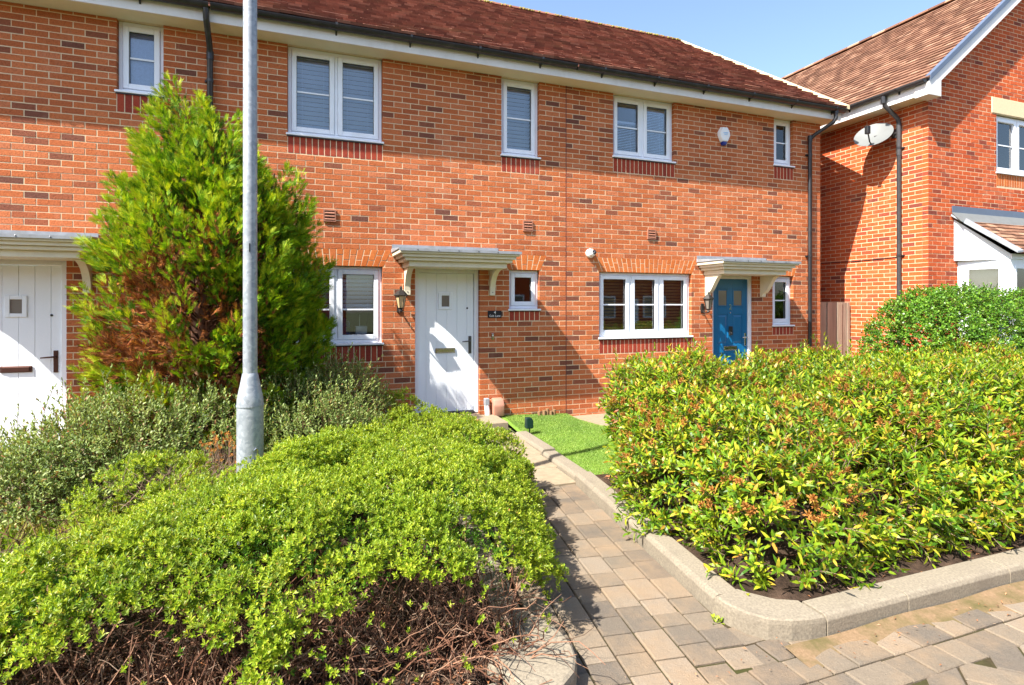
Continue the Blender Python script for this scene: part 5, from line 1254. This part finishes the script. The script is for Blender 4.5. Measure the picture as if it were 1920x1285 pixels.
# stems: a thicket rising from the ground to the canopy
n = 1900
sx = rng.uniform(-5.6, -2.75, n); sy = rng.uniform(-5.25, -3.0, n); sy[:1100] = rng.uniform(-5.28, -4.7, 1100)
st_ = np.stack([sx, sy, np.full(n, .06)], 1); dr = np.stack([rng.normal(0, .55, n), rng.normal(-.25, .5, n), rng.uniform(.5, 1.1, n)], 1)
PL = rand_twigs(st_, dr, rng.uniform(.25, .56, n), .34, 8)
PL[:, :, 2] = np.maximum(PL[:, :, 2], .05)
V, F = tubes(PL, rng.uniform(.0022, .0062, n)); np_obj('stems', V, F, 'twig', tM, 'stuff')
n = 1700; i0 = rng.integers(0, 1100, n); st_ = PL[i0, rng.integers(2, 6, n)]
V, F = tubes(rand_twigs(st_, rng.normal(0, 1, (n, 3)) + np.array([0, -.4, .1]), rng.uniform(.05, .16, n), .4, 5), rng.uniform(.0012, .0026, n)); np_obj('twigs', V, F, 'twig_g', tM, 'stuff')
# worn patch stems on top
n = 520; c = np.stack([rng.normal(-3.02, .2, n), rng.normal(-3.64, .17, n), rng.uniform(.44, .60, n)], 1)
V, F = tubes(rand_twigs(c, np.stack([rng.normal(0, .5, n), rng.normal(0, .5, n), rng.uniform(.5, 1, n)], 1), rng.uniform(.10, .22, n), .3, 5), rng.uniform(.0012, .0034, n)); np_obj('bare_twigs', V, F, 'twig_g', tM, 'stuff')
# smaller mounds
mound('low_shrub', 'small rounded green shrub beside the number 4 doorstep', [((-2.78, -1.15, .15), (.42, .42, .50)), ((-2.55, -1.75, .10), (.40, .45, .46)), ((-3.0, -1.7, .1), (.4, .4, .45)), ((-2.36, -2.30, .08), (.38, .42, .42))], 190, 7500, (-2.7, -1.6, .05), yellow=.25)
tm3, _ = mound('low_shrub', 'patchy yellow green shrub mound left of the lamp post', [((-4.75, -3.05, .12), (.46, .40, .48)), ((-4.45, -3.45, .10), (.4, .35, .42))], 130, 4200, (-4.8, -3.4, .05), yellow=.5,
               bare=lambda P: np.clip(.1 + .5 * wob(P, 5), 0, .8))
n = 260; c = np.stack([rng.normal(-4.55, .22, n), rng.normal(-3.15, .16, n), rng.uniform(.38, .5, n)], 1)
V, F = tubes(rand_twigs(c, np.stack([rng.normal(.2, .7, n), rng.normal(0, .6, n), rng.uniform(.1, .7, n)], 1), rng.uniform(.12, .26, n), .2, 5), rng.uniform(.0014, .0032, n)); np_obj('bare_twigs', V, F, 'twig_g', tm3, 'stuff')
# dry stems spilling at its foot
n = 170; c = np.stack([rng.normal(-5.12, .10, n), rng.normal(-3.55, .12, n), rng.uniform(.10, .34, n)], 1)
V, F = tubes(rand_twigs(c, np.stack([rng.normal(-.9, .4, n), rng.normal(-.35, .3, n), rng.normal(-.25, .3, n)], 1), rng.uniform(.2, .42, n), .12, 5), rng.uniform(.0015, .003, n)); np_obj('dry_stems', V, F, 'twig_g', tm3, 'stuff')

# ---- leggy grey green shrubs by the wall -------------------------------------------
def leggy(label, E, n, loc, k=18, SL=(.12, .26), L=.046, W=.013, up=.8, zmin=.08, name='leggy_shrub', mat='lf_grey', tips=60):
    t = plant(name, loc, label, group='grey green leggy shrubs')
    P, G = shell(E, n, .26, .10, 4.5, zmin, bias=1.2); A = unit(G * .7 + np.array([0, 0, up]) + rng.normal(0, .3, G.shape))
    V, F, S = shoots(P, A, k, rng.uniform(*SL, len(P)), L, W, .35, 1.0, .15); np_obj('foliage', V, F, mat, t, 'stuff')
    V, F = tubes(S, .0022, .0010); np_obj('stems', V, F, 'twig', t, 'stuff')
    b = np.stack([P[:, 0] * .6 + loc[0] * .4, P[:, 1] * .6 + loc[1] * .4, np.full(len(P), .05)], 1)[::14]; pl = np.stack([b + (P[::14] - b) * q + rng.normal(0, .015, (len(b), 3)) * (0 < q < 1) for q in np.linspace(0, 1, 6)], 1)
    V, F = tubes(pl, .005, .0022); np_obj('branches', V, F, 'twig', t, 'stuff')
    # a few long leading shoots with reddish tips
    Pt, Gt = shell(E, tips, .06, .10, 4.5, .35); At = unit(Gt * .35 + np.array([0, 0, 1.2]) + rng.normal(0, .22, Gt.shape))
    V, F, S = shoots(Pt, At, 20, rng.uniform(.25, .42, len(Pt)), L * 1.1, W, .35, .95, .1); np_obj('leading_shoots', V, F, mat, t, 'stuff')
    V, F = tubes(S, .003, .0012); np_obj('shoot_stems', V, F, 'twig', t, 'stuff'); return t
leggy('grey green leggy shrub left of the lamp post below the conifer', [((-5.1, -2.15, .35), (.80, .60, .50)), ((-4.55, -2.0, .35), (.55, .55, .52)), ((-5.5, -2.15, .25), (.55, .5, .40))], 1700, (-5.0, -2.2, .05))
leggy('grey green bushy shrub right of the lamp post below the ground floor window', [((-3.45, -1.35, .48), (.50, .48, .56)), ((-3.85, -1.5, .42), (.5, .5, .52)), ((-3.6, -2.0, .30), (.55, .5, .48))], 1900, (-3.6, -1.5, .05), k=18, L=.040)
leggy('thin straggling shrub in front of the left white door', [((-6.0, -1.95, .20), (.50, .45, .36)), ((-5.75, -2.45, .15), (.55, .40, .34))], 560, (-5.9, -2.2, .05), tips=22)
# dry brown flower heads next to the post
t = plant('dried_shrub', (-4.25, -2.75, .05), 'withered brown shrub clump just left of the lamp post base')
P, G = shell([((-4.32, -2.72, .45), (.28, .25, .30))], 260, .2, .05, 6); V, F = rosettes(P, unit(G + rng.normal(0, .5, G.shape)), 9, .022, .008); np_obj('dried_heads', V, F, 'lf_flower', t, 'stuff')
b = P.copy(); b[:, 2] = .05; b[:, 0] = -4.3 + (b[:, 0] + 4.3) * .3; V, F = tubes(np.stack([b + (P - b) * q for q in np.linspace(0, 1, 4)], 1), .003, .0015); np_obj('stems', V, F, 'twig_g', t, 'stuff')

# ---- laurel hedge on the right --------------------------------------------------
tH = plant('laurel_hedge', (1.5, -3.9, .05), 'large narrow leaved laurel hedge with orange brown spent flowers at right', 'hedge')
EH = [((-.32, -4.30, .40), (.80, .82, .62)), ((-.84, -4.78, .20), (.48, .50, .52)), ((-1.0, -5.04, .16), (.36, .34, .32)), ((-.90, -4.1, .25), (.46, .7, .50)), ((-.15, -4.72, .30), (.80, .46, .50)), ((1.0, -4.75, .35), (.9, .42, .46)), ((.75, -4.40, .48), (.95, .85, .58)), ((1.9, -4.30, .48), (1.0, .90, .60)), ((3.1, -4.2, .50), (1.05, .95, .60)), ((4.4, -4.1, .5), (1.1, 1.0, .66)), ((5.6, -3.9, .5), (1.0, 1.0, .66)),
      ((-.25, -3.25, .55), (.76, .78, .62)), ((.75, -3.1, .50), (.95, .85, .56)), ((2.0, -3.0, .50), (1.0, .85, .56)), ((3.3, -3.0, .50), (1.0, .85, .58)), ((4.6, -2.9, .5), (1.0, .85, .58)), ((-.62, -3.6, .33), (.52, .66, .48))]
P, G = shell(EH, 12500, .26, .17, 3.4, .07, bias=2.0); A = unit(G * .95 + np.array([-.1, 0, .55]) + rng.normal(0, .38, G.shape))
V, F, S = shoots(P, A, 12, rng.uniform(.10, .20, len(P)), .090, .0205, .55, 1.25, .4); np_obj('foliage', V, F, 'lf_laurel', tH, 'stuff')
V, F = tubes(S, .0030, .0014); np_obj('stems', V, F, 'twig_g', tH, 'stuff')
# whippy leaders over the top
P, G = shell(EH, 420, .05, .17, 3.4, .55); A = unit(G * .35 + np.array([.1, 0, 1.0]) + rng.normal(0, .25, G.shape))
V, F, S = shoots(P, A, 16, rng.uniform(.20, .38, len(P)), .085, .015, .5, 1.2, .5); np_obj('leading_shoots', V, F, 'lf_laurel', tH, 'stuff'); V, F = tubes(S, .003, .0014); np_obj('shoot_stems', V, F, 'twig_g', tH, 'stuff')
P, G = shell(EH, 3600, .06, .17, 3.4, .40); w_ = wob(P, 3); P, G = P[w_ > -.10], G[w_ > -.10]
V, F = rosettes(P + G * .09 + np.array([0, 0, .02]), unit(G + np.array([0, 0, .4])), 16, .034, .012, .1, 1.4); np_obj('spent_flowers', V, F, 'lf_flower', tH, 'stuff')
Pc, Gc = shell(EH, 80, .05, .17, 3.4, .25); P = np.repeat(Pc, 6, 0) + rng.normal(0, .035, (len(Pc) * 6, 3)); G = np.repeat(Gc, 6, 0)
V, F = leaves(P + G * .03, unit(G + rng.normal(0, .6, G.shape) + np.array([0, 0, -.5])), perp(G), .07, .018, .4, .4); np_obj('dead_leaves', V, F, 'lf_red', tH, 'stuff')
n = 130; b = np.stack([rng.uniform(-1.0, 5.5, n), rng.uniform(-4.9, -3.0, n), np.full(n, .05)], 1); V, F = tubes(rand_twigs(b, np.stack([rng.normal(0, .5, n), rng.normal(-.3, .5, n), np.ones(n)], 1), rng.uniform(.5, 1.0, n), .22, 7), rng.uniform(.005, .010, n)); np_obj('branches', V, F, 'twig', tH, 'stuff')

# ---- dark green bush by the bay window -----------------------------------------
tB = plant('dense_bush', (5.0, -2.3, .05), 'dense dark green rounded bush below the bay window')
EB = [((4.75, -2.15, 1.0), (.72, .75, .90)), ((5.6, -2.1, 1.0), (.9, .8, .96)), ((6.6, -2.1, 1.0), (.95, .8, .96)), ((7.5, -2.1, .95), (.9, .8, .95)), ((4.6, -2.3, .7), (.6, .6, .75))]
P, G = shell(EB, 7500, .20, .09, 4.5, .3, bias=1.6); A = unit(G + np.array([0, 0, .35]) + rng.normal(0, .35, G.shape))
V, F, S = shoots(P, A, 9, rng.uniform(.07, .15, len(P)), .052, .024, .5, 1.2, .2); np_obj('foliage', V, F, 'lf_dark', tB, 'stuff'); V, F = tubes(S, .0025, .0012); np_obj('stems', V, F, 'twig', tB, 'stuff')

# ---- conifer -------------------------------------------------------------------
tC = thing('conifer_tree', (-4.75, -1.0, .05), 'golden green feathery conifer with browned patches beside left door', 'tree')
trunk = MB().tube([(-4.75, -1.0, 0), (-4.77, -1.0, 1.2), (-4.80, -.98, 2.6), (-4.92, -.95, 3.9)], [.11, .085, .05, .012], 10).build('trunk', 'twig', tC, smooth=True)
MB().tube([(-4.7, -1.0, .6), (-4.25, -.95, 1.8), (-4.05, -.92, 3.2)], [.06, .04, .01], 8).build('limb', 'twig', tC, smooth=True)
def crad(p):
    """signed inside-ness of the crown built from leaders: (axis x, y, base radius, top z)"""
    d = np.full(len(p), 1e9)
    for ax, ay, r0, zt, pw in ((-4.66, -1.08, .86, 3.45, 4.5), (-4.93, -1.0, .60, 4.08, 2.2), (-4.05, -.95, .42, 3.38, 3.0), (-5.22, -1.05, .44, 3.18, 3.5), (-4.58, -1.2, .55, 3.62, 3.0)):
        t = np.clip(p[:, 2] / zt, 0, 1); rr = r0 * (1 - t ** pw) * (.84 + .16 * np.clip(p[:, 2] / 1.3, 0, 1))
        d = np.minimum(d, np.hypot(p[:, 0] - ax, p[:, 1] - ay) - rr + np.where(p[:, 2] > zt, 1, 0))
    return d + .12 * wob(p, 5.0)
def cshell(n, th, zmin=.25):
    out = []; tot = 0
    for _ in range(80):
        q = rng.uniform((-6.1, -2.3, zmin), (-3.2, .0, 4.4), (60000, 3)); d = crad(q); q = q[(d < 0) & (d > -th) & (q[:, 1] < -.12)]; out.append(q); tot += len(q)
        if tot > n: break
    P = np.concatenate(out); rng.shuffle(P); P = P[:n]; e = .03; G = unit(np.stack([crad(P + np.eye(3)[i] * e) - crad(P - np.eye(3)[i] * e) for i in range(3)], 1)); return P, G
Pp, Gp = cshell(720, .05); axis = unit(Gp * .70 + np.array([0, 0, .80]) + rng.normal(0, .16, Gp.shape)); plen = rng.uniform(.20, .36, len(Pp))
per = 50; idx = np.repeat(np.arange(len(Pp)), per); tt = rng.uniform(-.55, 1.0, len(idx)); side = perp(axis[idx])
P = Pp[idx] + axis[idx] * (plen[idx] * tt)[:, None] + side * (.095 * (1.02 - np.clip(tt, 0, 1) ** 2) * rng.uniform(.2, 1, len(idx)))[:, None]
A = unit(axis[idx] * .9 + side * rng.uniform(.2, .8, len(idx))[:, None]); S = unit(np.cross(A, perp(A)))
def sprays(P, A, S, L, K=5):
    n = len(P); Vs = []; Fs = []; o = 0
    L = np.broadcast_to(L, n)[:, None]
    def kite(b, d, l, w, s):
        return np.stack([b, b + d * l * .45 + s * w * .5, b + d * l, b + d * l * .45 - s * w * .5], 1)
    parts = [kite(P, A, L, L * .09, S)]
    Nn = np.cross(A, S)
    for k in range(K):
        t = .12 + .70 * k / K
        for sg in (-1, 1):
            d = unit(A * .86 + S * (sg * .50) + Nn * rng.normal(0, .18, (n, 1))); b = P + A * L * (t + .05 * (sg > 0)); l = L * (.46 * (1 - .5 * t)) * rng.uniform(.8, 1.2, (n, 1))
            parts.append(kite(b, d, l, l * .15, np.cross(d, Nn)))
    V = np.stack(parts, 1).reshape(-1, 3); m = len(parts); F = (np.arange(n * m) * 4)[:, None] + np.arange(4)[None]
    return V, F
px_, py_, _z = pix(P)
# dead area: low on the street side, left of the middle
dead = np.exp(-(((px_ - 250) / 75) ** 2 + ((py_ - 590) / 95) ** 2)) * .85 + np.exp(-(((px_ - 370) / 90) ** 2 + ((py_ - 520) / 90) ** 2)) * .75 + np.clip((py_ - 560) / 170, 0, .55) * (px_ < 480) 
dead = dead * np.clip(.75 + 1.5 * wob(P, 5.5), 0, 1.5)
u_ = rng.uniform(size=len(P)); isd = u_ < dead; drop = (u_ < dead * 1.2) & (rng.uniform(size=len(P)) < .5)
sun_gold = (~isd) & (rng.uniform(size=len(P)) < np.clip(.10 + .75 * (A @ (-SUN_DIR)) * np.clip(tt, 0, 1), 0, 1)); grn = ~(isd | sun_gold)
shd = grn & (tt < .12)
for sel, nm, mt in ((grn & ~drop & ~shd, 'crown', 'lf_con'), (shd & ~drop, 'shade_painted_sprays', 'lf_cond'), (sun_gold & ~drop, 'sunlit_gold_tips', 'lf_cony'), (isd & ~drop, 'browned_sprays', 'lf_conb')):
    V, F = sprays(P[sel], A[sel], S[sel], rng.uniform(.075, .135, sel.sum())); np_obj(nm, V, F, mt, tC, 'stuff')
b0 = Pp.copy(); b0[:, 0] = -4.75 + (b0[:, 0] + 4.75) * .12; b0[:, 1] = -1.0 + (b0[:, 1] + 1.0) * .12; b0[:, 2] = np.maximum(.1, b0[:, 2] - .35)
pl = np.stack([b0 + (Pp - b0) * q + rng.normal(0, .02, b0.shape) * (0 < q < 1) for q in np.linspace(0, 1, 6)], 1)
V, F = tubes(pl, .010, .003); np_obj('branches', V, F, 'twig', tC, 'stuff')
# inner browned growth keeps the crown closed
Pi, Gi = cshell(3200, .42); V, F = sprays(Pi, unit(Gi + rng.normal(0, .6, Gi.shape)), unit(np.cross(Gi, perp(Gi))), .14); np_obj('inner_sprays', V, F, 'lf_conb', tC, 'stuff')

# ---- grass, turf, litter -----------------------------------------------------
def blades(P, h, w, lean, mat, name, parent=None):
    n = len(P); A = unit(np.stack([rng.normal(0, lean, n), rng.normal(0, lean, n), np.ones(n)], 1)); s = perp(A) * (w * .5); h = np.broadcast_to(h, n)[:, None]; bd_ = perp(A) * h * .3
    V = np.stack([P - s, P + s, P + A * h * .6 + s * .7 + bd_ * .3, P + A * h + bd_], 1).reshape(-1, 3); V2 = V.reshape(n, 4, 3)
    F = (np.arange(n) * 4)[:, None] + np.array([[0, 1, 2, 3]]); o = np_obj(name, V, F, mat, parent); o['kind'] = 'stuff'; return o
n = 70000; gy_ = rng.uniform(-2.78, -.02, n); gx0 = np.array([path_edge(v) + .15 for v in gy_[:]]); gx1 = np.interp(gy_, [-2.8, -1.2, -.85, -.4, 0], [.6, .55, .10, -.02, .0]); gx_ = gx0 + rng.uniform(0, 1, n) * (gx1 - gx0)
blades(np.stack([gx_, gy_, lz(gx_, gy_)], 1), rng.uniform(.014, .026, n), .0035, .45, 'turf_b', 'lawn_turf')
n = 16000; gx_ = rng.uniform(-7.2, -4.9, n); gy_ = rng.uniform(-4.5, -2.5, n); gd = wob(np.stack([gx_, gy_, 0 * gx_], 1), 5); k_ = (gd > -.25) & (gx_ < -4.95); 
blades(np.stack([gx_, gy_, np.full(n, .05)], 1)[k_], rng.uniform(.07, .20, n)[k_], .005, .55, 'grass', 'rough_grass')
def litter(xy, z, name, L=(.03, .06), W=.014):
    n = len(xy); P = np.column_stack([xy, z + rng.uniform(.004, .025, n)]); A = unit(np.stack([rng.normal(size=n), rng.normal(size=n), rng.normal(0, .25, n)], 1)); up_ = unit(np.stack([rng.normal(0, .35, n), rng.normal(0, .35, n), np.ones(n)], 1)); Nn = unit(up_ - A * (up_ * A).sum(1, keepdims=True))
    V, F = leaves(P, A, Nn, rng.uniform(*L, n), W, .5, .35); o = np_obj(name, V, F, 'litter'); o['kind'] = 'stuff'
n = 2600; x_ = rng.uniform(-1.3, 4.5, n); y_ = rng.uniform(-5.38, -2.85, n); ok = x_ > np.array([path_edge(v) + .18 for v in y_]); ok &= ~((y_ < -5.1) & (x_ < -1.1))
litter(np.column_stack([x_, y_])[ok], np.full(ok.sum(), .06), 'leaf_litter')
n = 1500; x_ = rng.uniform(-5.2, -2.9, n); y_ = rng.uniform(-5.42, -4.6, n); litter(np.column_stack([x_, y_]), np.full(n, .06), 'leaf_litter')
n = 130; litter(np.column_stack([rng.uniform(-2.4, 2.2, n), rng.normal(-5.66, .09, n)]), np.full(n, .0), 'path_litter', (.012, .03), .008)
# a weed at the kerb corner
t = plant('weed', (-1.62, -5.22, 0), 'tiny green weed at the foot of the rounded kerb corner', 'weed'); P = np.array([[-1.63, -5.22, .005]] * 3) + rng.normal(0, .01, (3, 3)) * np.array([1, 1, 0]); V, F = rosettes(P, np.array([[0, 0, 1.0]] * 3), 7, .035, .016, .7, 1.4); np_obj('weed_leaves', V, F, 'lf_mound', t)

# ============================================================== LAMP POST, GARDEN SPOTLIGHT
lp = CAM + 4.1 * ((469 - 960) / FPX * _R + _F); LX, LY = float(lp[0]), float(lp[1])
t = thing('lamp_post', (LX, LY, 0), 'galvanised grey lamp post rising through the shrubs in front of conifer', 'lamp post')
MB().lathe([(.090, 0), (.090, 1.02), (.088, 1.06), (.080, 1.10), (.062, 1.19), (.054, 1.235), (.050, 1.245)], (LX, LY, 0), 28).build('post_base', 'galv', t, smooth=True)
MB().lathe([(.0485, 1.2455), (.0475, 2.2), (.0465, 5.9)], (LX, LY, 0), 24).build('shaft', 'galv', t, smooth=True)
MB().lathe([(.094, 1.005), (.0945, 1.012), (.094, 1.02)], (LX, LY, 0), 28, cap=False).build('base_seam', 'galv', t)
MB().tube([(LX + .055, LY - .080, .30), (LX + .055, LY - .080, .70), (LX + .045, LY - .086, .715), (LX + .03, LY - .090, .70)], .006, 6).build('door_edge', 'chrome', t)
MB().box(LX - .004, LX + .004, LY - .052, LY - .046, 2.12, 2.18).build('slot', 'black', t)
MB().box(LX - .05, LX + .05, LY - .35, LY + .05, 5.9, 5.98).build('lantern_head', 'galv', t, bevel=.02, seg=2)
sx_, sy_ = -1.02, -1.02
t = thing('garden_spotlight', (sx_, sy_, .08), 'dark green garden spotlight on a stake at lawn edge', 'spotlight')
MB().tube([(sx_, sy_, .05), (sx_, sy_, .16)], .010, 8).build('stake', 'dgreen', t)
MB().prism([(sx_ - .05, sy_ - .03, .15), (sx_ + .045, sy_ - .03, .15), (sx_ + .045, sy_ - .03, .25), (sx_ + .02, sy_ - .03, .29), (sx_ - .05, sy_ - .03, .29)], [(sx_ - .05, sy_ + .05, .15), (sx_ + .045, sy_ + .05, .15), (sx_ + .045, sy_ + .05, .25), (sx_ + .02, sy_ + .05, .29), (sx_ - .05, sy_ + .05, .29)]).build('lamp_housing', 'dgreen', t, bevel=.012, seg=2)

for m in bpy.data.meshes:
    pass
scene.render.engine = 'CYCLES'
